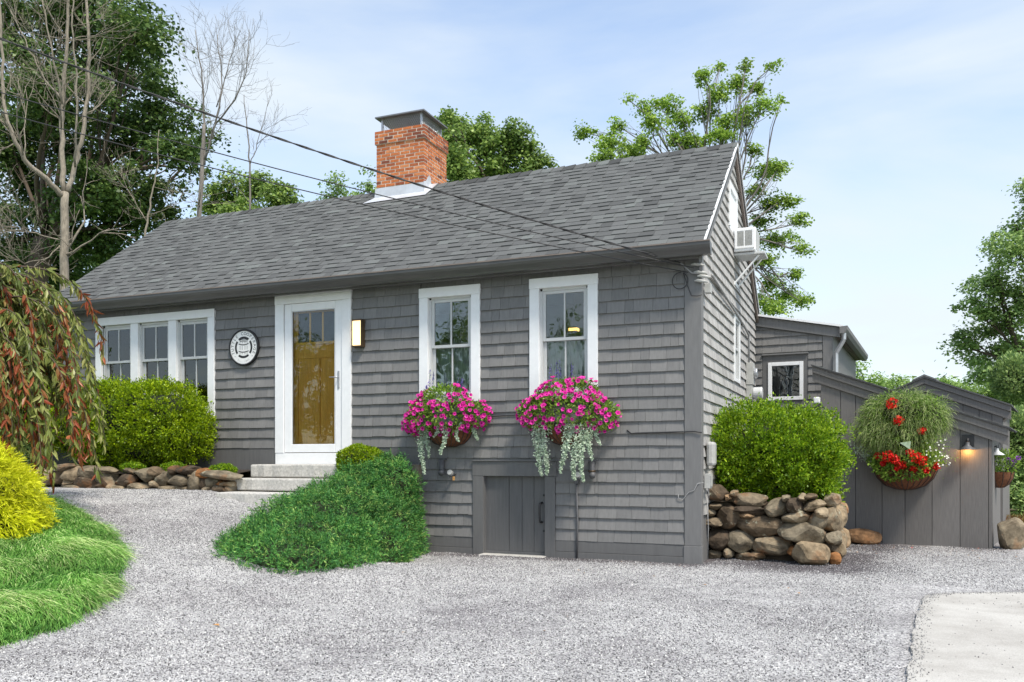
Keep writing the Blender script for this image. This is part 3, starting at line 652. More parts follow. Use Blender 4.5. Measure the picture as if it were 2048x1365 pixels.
MB().add([(ix0 - e_, iy0 - e_, z1), (ix1 + e_, iy0 - e_, z1), (ix1 + e_, iy1 + e_, z1), (ix0 - e_, iy1 + e_, z1), (ix0 - e_, iy0 - e_, z1 + .022), (ix1 + e_, iy0 - e_, z1 + .022), (ix1 + e_, iy1 + e_, z1 + .022), (ix0 - e_, iy1 + e_, z1 + .022), ((ix0 + ix1) / 2, (iy0 + iy1) / 2, z1 + .07)],
          [(3, 2, 1, 0), (0, 1, 5, 4), (1, 2, 6, 5), (2, 3, 7, 6), (3, 0, 4, 7), (4, 5, 8), (5, 6, 8), (6, 7, 8), (7, 4, 8)]).build('cap_lid', 'capsteel', chim)

# windows of the front
def casing(par, c, wd, bot, y=-.042, sill=True):
    x0, x1, z0, z1 = c
    box('casing', 'white', par, x0, x0 + wd, y, .02, z0, z1 - wd - .001, .004); box('casing', 'white', par, x1 - wd, x1, y, .02, z0, z1 - wd - .001, .004)
    box('head_casing', 'white', par, x0 - .004, x1 + .004, y - .004, .02, z1 - wd, z1, .004)
    if sill: box('sill', 'white', par, x0 + wd + .001, x1 - wd - .001, y - .03, .06, z0, bot, .004)
def sash_unit(par, x0, x1, z0, z1, zm, side='front', cur=True, y=0.02, fm=front):
    """double hung: upper sash outside, lower sash set back; two lights each"""
    fr = .038
    def bar(mb, a, b_, lo, hi, ya, yb): mb.extrude([(a, lo), (b_, lo), (b_, hi), (a, hi)], lambda u, z: fm(u, yb, z), lambda u, z: fm(u, ya, z))
    for (lo, hi, yy) in ((zm - .02, z1, y), (z0, zm + .018, y + .035)):
        mb = MB(); bar(mb, x0, x0 + fr, lo, hi, yy, yy + .03); bar(mb, x1 - fr, x1, lo, hi, yy, yy + .03)
        bar(mb, x0 + fr, x1 - fr, lo, lo + fr, yy + .001, yy + .029); bar(mb, x0 + fr, x1 - fr, hi - fr, hi, yy + .001, yy + .029)
        s_ = mb.build('sash', 'sash', par, bevel=.003)
        xm = (x0 + x1) / 2; mb = MB(); bar(mb, xm - .010, xm + .010, lo + fr, hi - fr, yy + .004, yy + .022); mb.build('muntin', 'sash', par)
        for a, b_ in ((x0 + fr, xm - .010), (xm + .010, x1 - fr)):
            mb = MB(); bar(mb, a, b_, lo + fr, hi - fr, yy + .012, yy + .016); mb.build('pane', 'glass', par)
    mb = MB(); bar(mb, x0 - .03, x0, z0, z1, y - .012, y + .09); bar(mb, x1, x1 + .03, z0, z1, y - .012, y + .09); bar(mb, x0, x1, z1, z1 + .03, y - .012, y + .09); mb.build('jamb', 'sash', par)
    if cur:
        mb = MB(); n = 40
        for k in range(n):
            a = x0 + (x1 - x0) * k / n; b_ = x0 + (x1 - x0) * (k + 1) / n
            mb.add([fm(a, .17 + .02 * math.sin(k * 1.3), z0), fm(b_, .17 + .02 * math.sin((k + 1) * 1.3), z0), fm(b_, .17 + .02 * math.sin((k + 1) * 1.3), zm), fm(a, .17 + .02 * math.sin(k * 1.3), zm)], [(0, 1, 2, 3)])
        mb.build('curtain', 'curtain', par)
def wempty(name, loc=(0, 0, 0)):
    o = bpy.data.objects.new(name, None); link(o, house); return o
for c, zm in ((W1, 2.658), (W2, 2.668)):
    wn = wempty('window'); casing(wn, c, .125, 2.04); sash_unit(wn, c[0] + .155, c[1] - .155, 2.04, 3.265, zm)
wn = wempty('window'); casing(wn, TRI, .12, 1.93); ww = (TRI[1] - TRI[0] - .24 - 2 * .15) / 3
for k in range(3):
    a = TRI[0] + .12 + k * (ww + .15); sash_unit(wn, a + .03, a + ww - .03, 1.94, 3.235, 2.70, cur=False)
    if k < 2: box('mullion', 'white', wn, a + ww, a + ww + .15, -.036, .02, 1.94, 3.266, .004)
# gable windows
wn = wempty('window')
for (a, b_, lo, hi) in ((GW[0], GW[0] + .06, GW[2], GW[3]), (GW[1] - .06, GW[1], GW[2], GW[3]), (GW[0] + .06, GW[1] - .06, GW[3] - .07, GW[3]), (GW[0] + .06, GW[1] - .06, GW[2], GW[2] + .05)):
    MB().extrude([(a, lo), (b_, lo), (b_, hi), (a, hi)], lambda u, z: gable(u, .02, z), lambda u, z: gable(u, -.034, z)).build('casing', 'white', wn, bevel=.003)
sash_unit(wn, GW[0] + .065, GW[1] - .065, GW[2] + .055, GW[3] - .075, 2.80, fm=gable, cur=False, y=-.012)
wn = wempty('window')
for (a, b_, lo, hi) in ((UW[0], UW[0] + .07, UW[2], UW[3]), (UW[1] - .07, UW[1], UW[2], UW[3]), (UW[0] + .07, UW[1] - .07, UW[3] - .09, UW[3])):
    MB().extrude([(a, lo), (b_, lo), (b_, hi), (a, hi)], lambda u, z: gable(u, .02, z), lambda u, z: gable(u, -.034, z)).build('casing', 'white', wn, bevel=.003)
MB().box(-.01, .012, UW[0] + .07, UW[1] - .07, UW[2], UW[3] - .09).build('sash', 'white', wn)
# entry door
dr = wempty('entry_door')
box('door_slab', 'ochre', dr, -5.74, -4.83, .075, .11, 1.29, 3.38, 0)
for (a, b_, lo, hi) in ((-5.74, -5.60, 1.29, 3.38), (-4.97, -4.83, 1.29, 3.38), (-5.60, -4.97, 1.29, 1.52), (-5.60, -4.97, 2.60, 2.80), (-5.60, -4.97, 3.24, 3.38), (-5.335, -5.235, 1.52, 2.60)):
    box('door_rail', 'ochre', dr, a + .0005, b_ - .0005, .055, .076, lo + .0005, hi - .0005, .004)
box('ledge', 'ochre', dr, -5.62, -4.95, .035, .0545, 2.79, 2.825, .004)
for k in range(3): box('pane', 'sign_black', dr, -5.595 + k * .21, -5.41 + k * .21, .070, .074, 2.805, 3.235, 0)
for k in range(2): box('muntin', 'ochre', dr, -5.41 + k * .21, -5.385 + k * .21, .06, .0695, 2.801, 3.239, 0)
sdr = wempty('storm_door')
box('casing', 'white', sdr, DOOR[0], DOOR[0] + .145, -.045, .02, 1.285, 3.363, .004); box('casing', 'white', sdr, DOOR[1] - .145, DOOR[1], -.045, .02, 1.285, 3.363, .004)
box('head_casing', 'white', sdr, DOOR[0] - .004, DOOR[1] + .004, -.049, .02, 3.364, 3.495, .004); box('threshold', 'white', sdr, DOOR[0] + .002, DOOR[1] - .002, -.040, .02, 1.10, 1.283, .004)
a, b_, lo, hi = -5.762, -4.812, 1.292, 3.36
box('stile', 'white', sdr, a, a + .115, -.028, .012, lo, hi, .006); box('stile', 'white', sdr, b_ - .115, b_, -.028, .012, lo, hi, .006)
box('rail', 'white', sdr, a + .116, b_ - .116, -.028, .012, lo, lo + .115, .006); box('rail', 'white', sdr, a + .116, b_ - .116, -.028, .012, hi - .10, hi, .006)
box('pane', 'door_glass', sdr, a + .116, b_ - .116, -.012, -.008, lo + .116, hi - .101, 0)
mb = MB(); mb.box(a + .117, a + .129, -.022, -.013, lo + .116, hi - .101); mb.box(b_ - .129, b_ - .117, -.022, -.013, lo + .116, hi - .101); mb.box(a + .129, b_ - .129, -.022, -.013, hi - .113, hi - .101); mb.build('glazing_bead', 'sash', sdr)
hd = box('handle_plate', 'steel', sdr, -4.882, -4.852, -.040, -.027, 2.16, 2.40, .004)
MB().tube([(-4.867, -.04, 2.31), (-4.867, -.075, 2.31), (-4.90, -.08, 2.31), (-4.985, -.078, 2.315)], [.009, .009, .008, .006], 8).build('handle', 'steel', sdr, True)
# cellar hatch
ht = wempty('cellar_door')
box('casing', 'gray_dark', ht, HATCH[0], HATCH[0] + .147, -.040, .10, -.1, .985, .004); box('casing', 'gray_dark', ht, HATCH[1] - .133, HATCH[1], -.040, .10, -.1, .985, .004)
box('head_casing', 'gray_dark', ht, HATCH[0] - .005, HATCH[1] + .02, -.042, .02, .987, 1.17, .004); box('drip_cap', 'gray_dark', ht, HATCH[0] - .01, HATCH[1] + .025, -.06, .02, 1.171, 1.19, .003)
for k, (a, b_) in enumerate(((-2.705, -2.385), (-2.382, -2.21), (-2.207, -2.05), (-2.048, -1.882))):
    box('plank', 'gray_door', ht, a, b_ - .002, .035 + .002 * (k % 2), .07, .045, .985, .003)
box('bottom_rail', 'gray_dark', ht, -2.705, -1.882, .028, .07, -.02, .043, .004)
mb = MB(); mb.tube([(-1.945, .035, .66), (-1.945, -.035, .65), (-1.945, -.045, .60), (-1.945, -.045, .48), (-1.945, -.035, .43), (-1.945, .035, .42)], .014, 8); mb.build('pull_handle', 'black', ht, True)
box('hinge', 'black', ht, -1.93, -1.885, .028, .036, .74, .765, .002); box('hinge', 'black', ht, -1.93, -1.885, .028, .036, .30, .325, .002)
tag(box('door_stone', 'granite', None, -2.72, -1.86, -.16, .02, -.06, .012, .01), 'flat pale stone sill under the low plank cellar door', 'sill')

# ------------------------------------------------------------------ rear wing
wing = thing('rear_wing', 'low shingled rear wing with a small square window beside the bush', 'building', (0.0, 5.2, 0), R(-4))
WW = 1.24; WLEN = 4.3
def wz(u): return 3.655 - .205 * u
holesw = [(.27, .73, 2.24, 2.78)]
mb = MB(); wall_panels(mb, -.02, WW, 0, 3.25, holesw, front, .12); wing_wall = mb.build('front_wall', 'gray_dark', wing)
MB().extrude([(-.02, 3.25), (WW, 3.25), (WW, wz(WW) - .03), (-.02, wz(-.02) - .03)], lambda u, z: (u, .12, z), lambda u, z: (u, 0, z)).build('upper_wall', 'gray_dark', wing)
rng = np.random.default_rng(41)
sh = shingles(rng, .0, 1.085, 1.0, 3.6, .133, [(.12, .86, 2.1, 2.96)], [(.205, 1, 3.655 - .2)], front, (.09, .2), .026)
pieces('wall_shingle', sh, 'shingle', wing_wall, 300)
MB().extrude([(.0, wz(0) - .03), (1.36, wz(1.36) - .03), (1.36, wz(1.36) - .19), (.0, wz(0) - .19)], lambda u, z: (u, -.02, z), lambda u, z: (u, -.055, z)).build('rake_board', 'gray', wing)
wr = MB().extrude([(-.25, wz(-.25)), (1.40, wz(1.40)), (1.40, wz(1.40) - .03), (-.25, wz(-.25) - .03)], lambda u, z: (u, WLEN, z), lambda u, z: (u, -.09, z)).build('roof', 'roof_under', wing)
MB().extrude([(.02, wz(.02) + .012), (1.41, wz(1.41) + .012), (1.41, wz(1.41) - .022), (.02, wz(.02) - .022)], lambda u, z: (u, -.09, z), lambda u, z: (u, -.105, z)).build('drip_edge', 'white', wr)
box('corner_board', 'gray', wing, 1.09, WW + .01, -.025, .06, 0, 3.24, .004); box('return_board', 'gray', wing, 1.085, 1.37, -.03, .02, 3.242, 3.33, .004)
box('side_wall', 'gray', wing, WW - .12, WW, .121, WLEN, 0, 3.3, 0); box('inner_wall', 'gray', wing, -.14, -.021, .0, WLEN - .001, 0, 3.3, 0); box('rear_wall', 'gray', wing, -.02, WW - .121, WLEN - .12, WLEN - .001, 0, 3.35, 0)
gt = MB().extrude([(1.36, 3.35), (1.36, 3.24), (1.44, 3.24), (1.475, 3.30), (1.48, 3.36), (1.465, 3.36), (1.46, 3.30), (1.43, 3.255), (1.375, 3.255), (1.375, 3.35)], lambda u, z: (u, WLEN, z), lambda u, z: (u, -.12, z)).build('gutter', 'gray', wing)
MB().extrude([(1.36, 3.35), (1.36, 3.24), (1.44, 3.24), (1.475, 3.30), (1.48, 3.36)], lambda u, z: (u, -.118, z), lambda u, z: (u, -.124, z)).build('end_cap', 'gray', gt)
for k in range(3): box('soffit_board', 'soffit', wing, WW + .002 + k * .04, WW + .038 + k * .04, .0, WLEN, 3.255 + .004 * k, 3.27 + .004 * k, .002)
def ducts(mb, pts, w_=.035, d_=.028):
    for p, q in zip(pts, pts[1:]): mb.tube([p, q], w_, 4)
mb = MB(); ducts(mb, [(1.42, -.06, 3.25), (1.42, -.06, 3.14), (1.30, -.055, 2.93), (1.30, -.055, 1.0)]); mb.build('downspout', 'steel', wing)
wn = bpy.data.objects.new('window', None); link(wn, wing)
for (a, b_, lo, hi) in ((.215, .275, 2.19, 2.83), (.725, .785, 2.19, 2.83), (.276, .724, 2.77, 2.83), (.276, .724, 2.19, 2.25)): box('casing', 'white', wn, a, b_, -.03, .03, lo, hi, .004)
box('pane', 'glass', wn, .276, .724, .01, .015, 2.251, 2.769, 0); box('surround', 'gray_dark', wn, .125, .855, -.012, -.001, 2.1, 2.19, 0)
box('surround', 'gray_dark', wn, .125, .214, -.012, -.001, 2.191, 2.95, 0); box('surround', 'gray_dark', wn, .786, .855, -.012, -.001, 2.191, 2.95, 0); box('surround', 'gray_dark', wn, .2141, .7859, -.012, -.001, 2.831, 2.95, 0)
box('drip_cap', 'gray', wn, .115, .865, -.05, .0, 2.951, 2.975, .003)

# ------------------------------------------------------------------ sheds
def board_shed(name, label, origin, rz, u0, seams, rk, dep, peak=None, zb=-.15):
    s_ = thing(name, label, 'shed', origin, rz); us = [u0] + list(seams) + [0.0]; rng = np.random.default_rng(len(us))
    zt = lambda u: rk(u) - .20
    for a, b_ in zip(us, us[1:]):
        g = .0035; parts_ = [(a + g, b_ - g)]
        if peak is not None and a < peak < b_: poly = [(a + g, zb), (b_ - g, zb), (b_ - g, zt(b_)), (peak, zt(peak)), (a + g, zt(a))]
        else: poly = [(a + g, zb), (b_ - g, zb), (b_ - g, zt(b_)), (a + g, zt(a))]
        MB().extrude(poly, lambda u, z: (u, .02, z), lambda u, z: (u, -rng.uniform(.0, .001), z), float(rng.random())).build('wall_board', 'shed_board', s_, bevel=.003)
    pk = [peak] if peak is not None else []
    bk = [(u0, zb)] + [(0, zb), (0, zt(0) + .02)] + [(p, zt(p) + .02) for p in pk] + [(u0, zt(u0) + .02)]
    MB().extrude(bk, lambda u, z: (u, .06, z), lambda u, z: (u, .0202, z)).build('backing', 'black', s_)
    box('side_wall', 'shed_board', s_, -.06, 0.0, .061, dep, zb, rk(0) - .18, 0); box('side_wall', 'shed_board', s_, u0, u0 + .06, .061, dep, zb, rk(u0) - .18, 0)
    return s_
shed = board_shed('board_shed', 'grey vertical board lean-to shed with a lit barn lamp and a tall flower basket', (3.31, 3.17, 0), R(-10), -2.215,
                  (-1.935, -1.728, -1.371, -1.071, -.728, -.383, -.043), lambda u: 1.678 - .3885 * u, 1.9)
rk = lambda u: 1.678 - .3885 * u
def rake(s_, rk, a, b_, name='rake_board', y0=-.001):
    MB().extrude([(a, rk(a) - .092), (b_, rk(b_) - .092), (b_, rk(b_) - .225), (a, rk(a) - .225)], lambda u, z: (u, y0, z), lambda u, z: (u, y0 - .03, z)).build(name, 'shed_board', s_, bevel=.003)
    MB().extrude([(a, rk(a) - .006), (b_, rk(b_) - .006), (b_, rk(b_) - .098), (a, rk(a) - .098)], lambda u, z: (u, y0, z), lambda u, z: (u, y0 - .055, z)).build(name, 'shed_board', s_, bevel=.003)
rake(shed, rk, -2.325, .195)
sr = MB().extrude([(-2.34, rk(-2.34) + .012), (.205, rk(.205) + .012), (.205, rk(.205) - .004), (-2.34, rk(-2.34) - .004)], lambda u, z: (u, 1.95, z), lambda u, z: (u, -.075, z)).build('roof', 'roof_under', shed)
rng = np.random.default_rng(51)
for k in range(18):
    a = -2.33 + k * .141; sh_ = [(a, -.07), (a + .15, -.07), (a + .15, 1.94), (a, 1.94)]
    MB().extrude(sh_, lambda u, y: (u, y, rk(u) + .013), lambda u, y: (u, y, rk(u) + (.027 if u > a + .01 else .017)), float(rng.random())).build('roof_course', 'roof_tab', sr)
mb = MB(); c = np.array([-2.25, -.05, 2.12])
box('eave_block', 'white', shed, -2.32, -2.22, -.02, .25, 2.02, 2.12, .02)
rk2 = lambda u: 2.545 - .405 * abs(u + 1.12)
shed2 = board_shed('gabled_shed', 'grey board shed with a low gable roof behind the lean-to', (3.31 + .174 * 2.5, 3.17 + .985 * 2.5, 0), R(-10), -2.2, (-1.95, -1.6, -1.35, -1.12, -.82, -.56, -.33, -.15), rk2, 2.2, -1.12)
for a, b_ in ((-2.35, -1.12), (-1.1195, .116)): rake(shed2, rk2, a, b_)
for a, b_ in ((-2.36, -1.12), (-1.12, .13)):
    MB().extrude([(a, rk2(a) + .02), (b_, rk2(b_) + .02), (b_, rk2(b_) - .004), (a, rk2(a) - .004)], lambda u, z: (u, 2.2, z), lambda u, z: (u, -.08, z)).build('roof', 'roof_tab', shed2)
MB().extrude([(-1.30, rk2(-1.30) + .022), (-1.12, rk2(-1.12) + .022), (-.94, rk2(-.94) + .022), (-.94, rk2(-.94) + .045), (-1.12, rk2(-1.12) + .055), (-1.30, rk2(-1.30) + .045)], lambda u, z: (u, 2.2, z), lambda u, z: (u, -.085, z)).build('ridge_vent', 'gray', shed2)
MB().tube([(.0, .1, 1.80), (.10, .1, 1.93)], .03, 4).build('eave_bracket', 'shed_board', shed2)

# ------------------------------------------------------------------ steps and stone walls
steps = thing('stone_steps', 'three granite slab steps up to the front door', 'steps', (-5.2, -.6, .66))
def slab(name, x0, x1, y0, y1, z0, z1, seed, jag=.012):
    rng = np.random.default_rng(seed); n = 14; top = []
    edge = [(x0 + (x1 - x0) * k / n, y0 + rng.uniform(-jag, jag)) for k in range(n + 1)] + [(x1, y1), (x0, y1)]
    cx, cy, cz_ = -5.2, -.6, .66
    bl_ = MB().extrude(edge, lambda a, b_: (a - cx, b_ - cy, z0 - cz_), lambda a, b_: (a - cx, b_ - cy, z1 - cz_ + rng.uniform(-.004, .004)), float(rng.random()))
    return bl_.build(name, 'granite', steps, bevel=.018)
slab('step', -5.97, -4.35, -.50, -.05, .955, 1.128, 1); slab('step', -6.0, -4.3, -.86, -.40, .79, .945, 2); slab('step', -5.93, -4.3, -1.20, -.75, .60, .775, 3, .022)

def stone_wall(name, label, specs, axis_y, d, seed, extra=()):
    wl = thing(name, label, 'stone wall', (specs[0][0], axis_y, 0)); o = np.array([specs[0][0], axis_y, 0]); rng = np.random.default_rng(seed)
    for (x, z, w_, h, *rest) in specs:
        a = rest[0] if rest else rng.uniform(-.15, .15); rn = rest[1] if len(rest) > 1 else rng.beta(1.6, 1.8)
        v, f = rock_mesh(rng, w_ * 1.06, d * rng.uniform(.8, 1.15), h * 1.10); v = rot2(v, a, 1) + np.array([x, axis_y + d * .3 + rng.uniform(-.04, .04), z]) - o
        MB().add(v, f, float(rn)).build('stone', 'rock', wl, smooth=False)
    for (x, y, z, w_, dd, h, rn) in extra:
        v, f = rock_mesh(rng, w_, dd, h); MB().add(v + np.array([x, y, z]) - o, f, rn).build('stone', 'rock', wl)
    return wl
LW = [(-8.83,1.0,.39,.21),(-8.49,1.01,.49,.18),(-8.88,.88,.32,.13),(-8.54,.88,.45,.16),(-8.17,.91,.38,.21),(-7.81,.9,.41,.18,.1,.1),(-7.44,.97,.4,.23,0,.62),(-7.73,1.03,.37,.09),(-7.25,1.03,.3,.13),(-7.1,.93,.3,.2),(-6.79,.92,.36,.15,0,.5),(-6.92,1.05,.16,.12),(-6.65,1.05,.39,.12,0,.05),(-6.6,.99,.16,.09,0,.8),(-6.54,.9,.26,.27,.4,.55),(-6.89,.8,.53,.1,0,.7),(-7.53,.82,.47,.1),(-7.21,.86,.15,.1,0,.8),(-7.68,.87,.12,.08),(-6.08,.99,.66,.11,-.06,.6),(-6.25,.88,.23,.15),(-6.11,.88,.16,.08,0,1),(-5.99,.87,.2,.08,0,.85),(-6.1,.8,.32,.12),(-5.97,.81,.18,.14),(-6.4,1.0,.23,.15,0,1),(-9.1,.94,.32,.19),(-9.36,.93,.39,.21),(-8.17,1.04,.27,.1),(-6.31,.8,.19,.12),(-6.39,.88,.16,.15,0,.1),(-9.0,1.08,.5,.1),(-9.65,.95,.35,.25),(-9.95,.95,.35,.25),(-8.3,.80,.5,.12),(-7.9,.79,.4,.1),(-8.8,.79,.4,.12)]
stone_wall('stone_wall', 'low dry stone wall below the clipped hedge', LW, -.95, .30, 61)
RW = [(.10,.80,.27,.18,0,.15),(.44,.71,.46,.17,-.05,.45),(.46,.59,.38,.11,0,.05),(.78,.63,.28,.2,.2,.58),(.99,.66,.19,.17,0,.1),(1.07,.75,.1,.1,.3,.75),(1.16,.76,.15,.07,0,.3),(1.19,.66,.28,.12,.15,.78),(1.0,.52,.32,.16,.2,.68),(.24,.53,.28,.29,.4,.2),(.44,.53,.19,.09,.1,.9),(.61,.40,.60,.25,-.08,.3),(1.24,.47,.20,.28,-.6,.66),(1.28,.57,.16,.15,0,.76),(1.07,.34,.52,.25,-.1,.6),(.37,.22,.32,.25,-.3,.6),(.73,.17,.45,.24,-.15,.7),(.06,.44,.26,.11,0,.4),(.10,.22,.33,.24,0,.08),(.24,.08,.14,.12,.5,.6),(.57,.06,.18,.08,0,.85),(.99,.13,.18,.12,.1,1.0),(1.38,.18,.23,.12,-.5,.3),(.03,.55,.12,.11,0,.5),(.09,.63,.16,.08,0,.4),(.89,.74,.09,.08),(.23,.74,.09,.08),(.30,.79,.1,.07,0,.7),(1.41,.30,.18,.15,0,.62),(.05,.04,.2,.12),(.45,.04,.3,.1)]
EX = []
rng = np.random.default_rng(62)
for k in range(16):
    y = .75 + .14 * (k % 8) * 1.55; EX.append((1.40 + rng.uniform(-.04, .06) - .02 * (k // 8), y, .16 + .34 * (k // 8) + rng.uniform(-.05, .05), .26, .34, .30, float(rng.uniform(.4, .95))))
for k in range(6): EX.append((1.38 + rng.uniform(-.05, .02), .8 + k * .27, .72, .2, .26, .16, float(rng.uniform(.5, .9))))
rwall = stone_wall('stone_wall', 'high fieldstone retaining wall under the round bush', RW, .52, .36, 63, EX)
MB().box(-.02, 1.28, .74, 2.6, -.1, .68).build('earth_fill', 'earth', rwall)
rwall_o = None
def boulder(label, p, w_, d, h, seed, rn, rz=0):
    rng = np.random.default_rng(seed); v, f = rock_mesh(rng, w_, d, h, 3, 8, .05); v = rot2(v, rz, 2)
    o = MB().add(v + np.array([0, 0, h * .42]), f, rn).build('boulder', 'rock', smooth=False); o.location = p; tag(o, label, 'boulder', 'boulders along the walls')
for c in rwall.children:
    if c.name.startswith('earth_fill'): c.location = (-RW[0][0], -.52, 0)
boulder('rounded tan boulder at the foot of the retaining wall', (1.18, .40, 0), .42, .34, .29, 1, .85, .1)
boulder('small orange stone beside the tan boulder', (1.43, .50, 0), .14, .14, .16, 2, 1.0)
boulder('rusty low boulder between the retaining wall and the shed', (1.72, 3.25, 0), .50, .3, .24, 3, .95, .2)
boulder('upright grey brown boulder at the right corner of the shed', (3.55, 3.28, 0), .34, .3, .46, 4, .66, .3)
tag(sheet('planting_bed', np.linspace(-10.6, -5.99, 24), np.linspace(-.93, .0, 6), lambda X, Y: 1.0 + .05 * sm(-.9, -.3, Y), 'soil'), kind='structure')

# ------------------------------------------------------------------ things fixed to the house
# round sign
sg = thing('round_sign', 'round white sign with a black barrel and ring of lettering left of the door', 'sign', (-6.456, -.022, 2.795))
def disc(mb, r0, r1, y, n=48, a0=0, a1=2 * math.pi, cx=0, cz=0):
    v = []; full = abs(a1 - a0 - 2 * math.pi) < 1e-6
    for k in range(n + 1):
        a = a0 + (a1 - a0) * k / n; v += [(cx + r0 * math.sin(a), y, cz + r0 * math.cos(a)), (cx + r1 * math.sin(a), y, cz + r1 * math.cos(a))]
    mb.add(v, [(2 * k, 2 * k + 1, 2 * k + 3, 2 * k + 2) for k in range(n)])
mb = MB(); v = []
n = 64
for y, r_ in ((.0, .262), (-.03, .262), (-.038, .258), (-.038, .238), (-.028, .236)):
    v += [(r_ * math.sin(2 * math.pi * k / n), y, r_ * math.cos(2 * math.pi * k / n)) for k in range(n)]
mb.add(v, [(i * n + k, i * n + (k + 1) % n, (i + 1) * n + (k + 1) % n, (i + 1) * n + k) for i in range(4) for k in range(n)]); mb.build('rim', 'sign_black', sg, True)
mb = MB(); disc(mb, 0, .2375, -.028, 64); mb.build('face', 'sign_white', sg)
mb = MB()
for a0, a1 in ((-38, 38), (52, 128), (142, 218), (232, 308)): disc(mb, .122, .155, -.0285, 16, R(a0), R(a1))
mb.build('emblem_ring', 'sign_black', sg)
mb = MB()
def quad2(a, b_, c, d, y=-.0295): mb.add([(p[0], y, p[1]) for p in (a, b_, c, d)], [(0, 1, 2, 3)])
outl = [(-.075, .105), (-.088, .06), (-.098, 0), (-.088, -.06), (-.075, -.105)]
MB().add([(x, -.0288, z) for x, z in outl] + [(-x, -.0288, z) for x, z in reversed(outl)], [tuple(range(10))]).build('barrel', 'sign_white', sg)
for zc, hw in ((.052, .088), (-.052, .088)):
    for k in range(8):
        x0, x1 = -hw + 2 * hw * k / 8, -hw + 2 * hw * (k + 1) / 8; sag = lambda x: -.016 * (1 - (x / hw) ** 2)
        quad2((x0, zc + sag(x0) - .007), (x1, zc + sag(x1) - .007), (x1, zc + sag(x1) + .007), (x0, zc + sag(x0) + .007))
for x in (-.062, -.025, .025, .062):
    for lo, hi in ((.058, .088), (-.035, .025), (-.098, -.072)): quad2((x - .003, lo), (x + .003, lo), (x + .003, hi), (x - .003, hi))
disc(mb, .0, 1, -.0295, 1, 0, 0)
for k in range(16):
    a, b_ = 2 * math.pi * k / 16, 2 * math.pi * (k + 1) / 16
    quad2((.058 * math.cos(a), .098 + .014 * math.sin(a)), (.058 * math.cos(b_), .098 + .014 * math.sin(b_)), (.072 * math.cos(b_), .098 + .021 * math.sin(b_)), (.072 * math.cos(a), .098 + .021 * math.sin(a)))
quad2((-.04, .094), (.04, .094), (.04, .101), (-.04, .101))
mb.build('barrel_lines', 'sign_black', sg)
def letters(txt, radius, a0, a1, size, mat, flip=False, name='lettering'):
    bm = bmesh.new(); dg = None
    for k, ch in enumerate(txt):
        if ch == ' ': continue
        cu = bpy.data.curves.new('glyph', 'FONT'); cu.body = ch; cu.size = size; cu.align_x = 'CENTER'; cu.resolution_u = 3
        ob = bpy.data.objects.new('glyph', cu); COL.objects.link(ob)
        me = bpy.data.meshes.new_from_object(ob.evaluated_get(bpy.context.evaluated_depsgraph_get()))
        a = R(a0 + (a1 - a0) * k / (len(txt) - 1))
        if not flip: mt = Matrix.Translation((radius * math.sin(a), -.0292, radius * math.cos(a))) @ Matrix.Rotation(a, 4, 'Y') @ Matrix.Rotation(math.pi / 2, 4, 'X')
        else: mt = Matrix.Translation((radius * math.sin(a), -.0292, radius * math.cos(a))) @ Matrix.Rotation(a + math.pi, 4, 'Y') @ Matrix.Rotation(math.pi / 2, 4, 'X')
        me.transform(mt); bm.from_mesh(me); bpy.data.objects.remove(ob); bpy.data.curves.remove(cu); bpy.data.meshes.remove(me)
    me = bpy.data.meshes.new(name); bm.to_mesh(me); bm.free(); me.materials.append(M[mat]); o = bpy.data.objects.new(name, me); link(o, sg); return o
letters('TUTTLE COOPERAGE', .176, -114, 114, .062, 'sign_black')
letters('Est. 1840', .212, 208, 152, .036, 'sign_gray', True)
mb = MB()
for a in (R(130), R(-130)): disc(mb, 0, .006, -.0292, 10, cx=.197 * math.sin(a), cz=.197 * math.cos(a))
mb.build('dots', 'sign_black', sg)
# wall lamp by the door
wl = thing('wall_lamp', 'lit rectangular wall lamp right of the front door', 'lamp', (-4.54, -.02, 2.70))
box('back_plate', 'bronze', wl, -.085, .085, -.02, .01, 0, .37, .004); box('shade', 'lamp_glow', wl, -.062, .072, -.085, -.0205, .02, .35, .008)
for z in (0.0, .352): box('frame', 'bronze', wl, -.07, .08, -.095, -.0201, z, z + .018, .003)
box('frame', 'bronze', wl, .0735, .08, -.095, -.0202, .0185, .3515, .001)
# air conditioner in the upper gable window
ac = thing('air_conditioner', 'white window air conditioner on a bracket in the upper gable', 'air conditioner', (0.02, 2.50, 4.13))
box('cabinet', 'white', ac, 0, .30, .012, .50, 0, .33, .012)
fr_ = MB(); fr_.box(.02, .285, .0, .0118, .04, .07); fr_.box(.02, .285, .0, .0118, .285, .31); fr_.box(.02, .05, .0, .0118, .07, .285); fr_.box(.255, .285, .0, .0118, .07, .285); fr_.box(.14, .155, .0, .0118, .07, .285); fr_.build('grille_frame', 'white', ac)
box('grille_back', 'sash', ac, .05, .255, .0085, .0119, .07, .285, 0)
for k in range(14): box('louvre', 'box_gray', ac, .051, .139, .002, .0084, .078 + k * .0145, .083 + k * .0145, 0); box('louvre', 'box_gray', ac, .156, .254, .002, .0084, .078 + k * .0145, .083 + k * .0145, 0)
box('coil_panel', 'box_gray', ac, .3005, .304, .04, .47, .03, .30, 0)
box('shelf', 'sash', ac, 0, .42, .05, .47, -.045, -.012, .004)
for y in (.10, .40): MB().tube([(.01, y, -.42), (.34, y, -.05)], .014, 6).build('bracket', 'white', ac)
box('wall_bracket', 'white', ac, -.005, .012, .08, .42, -.45, -.40, .002)
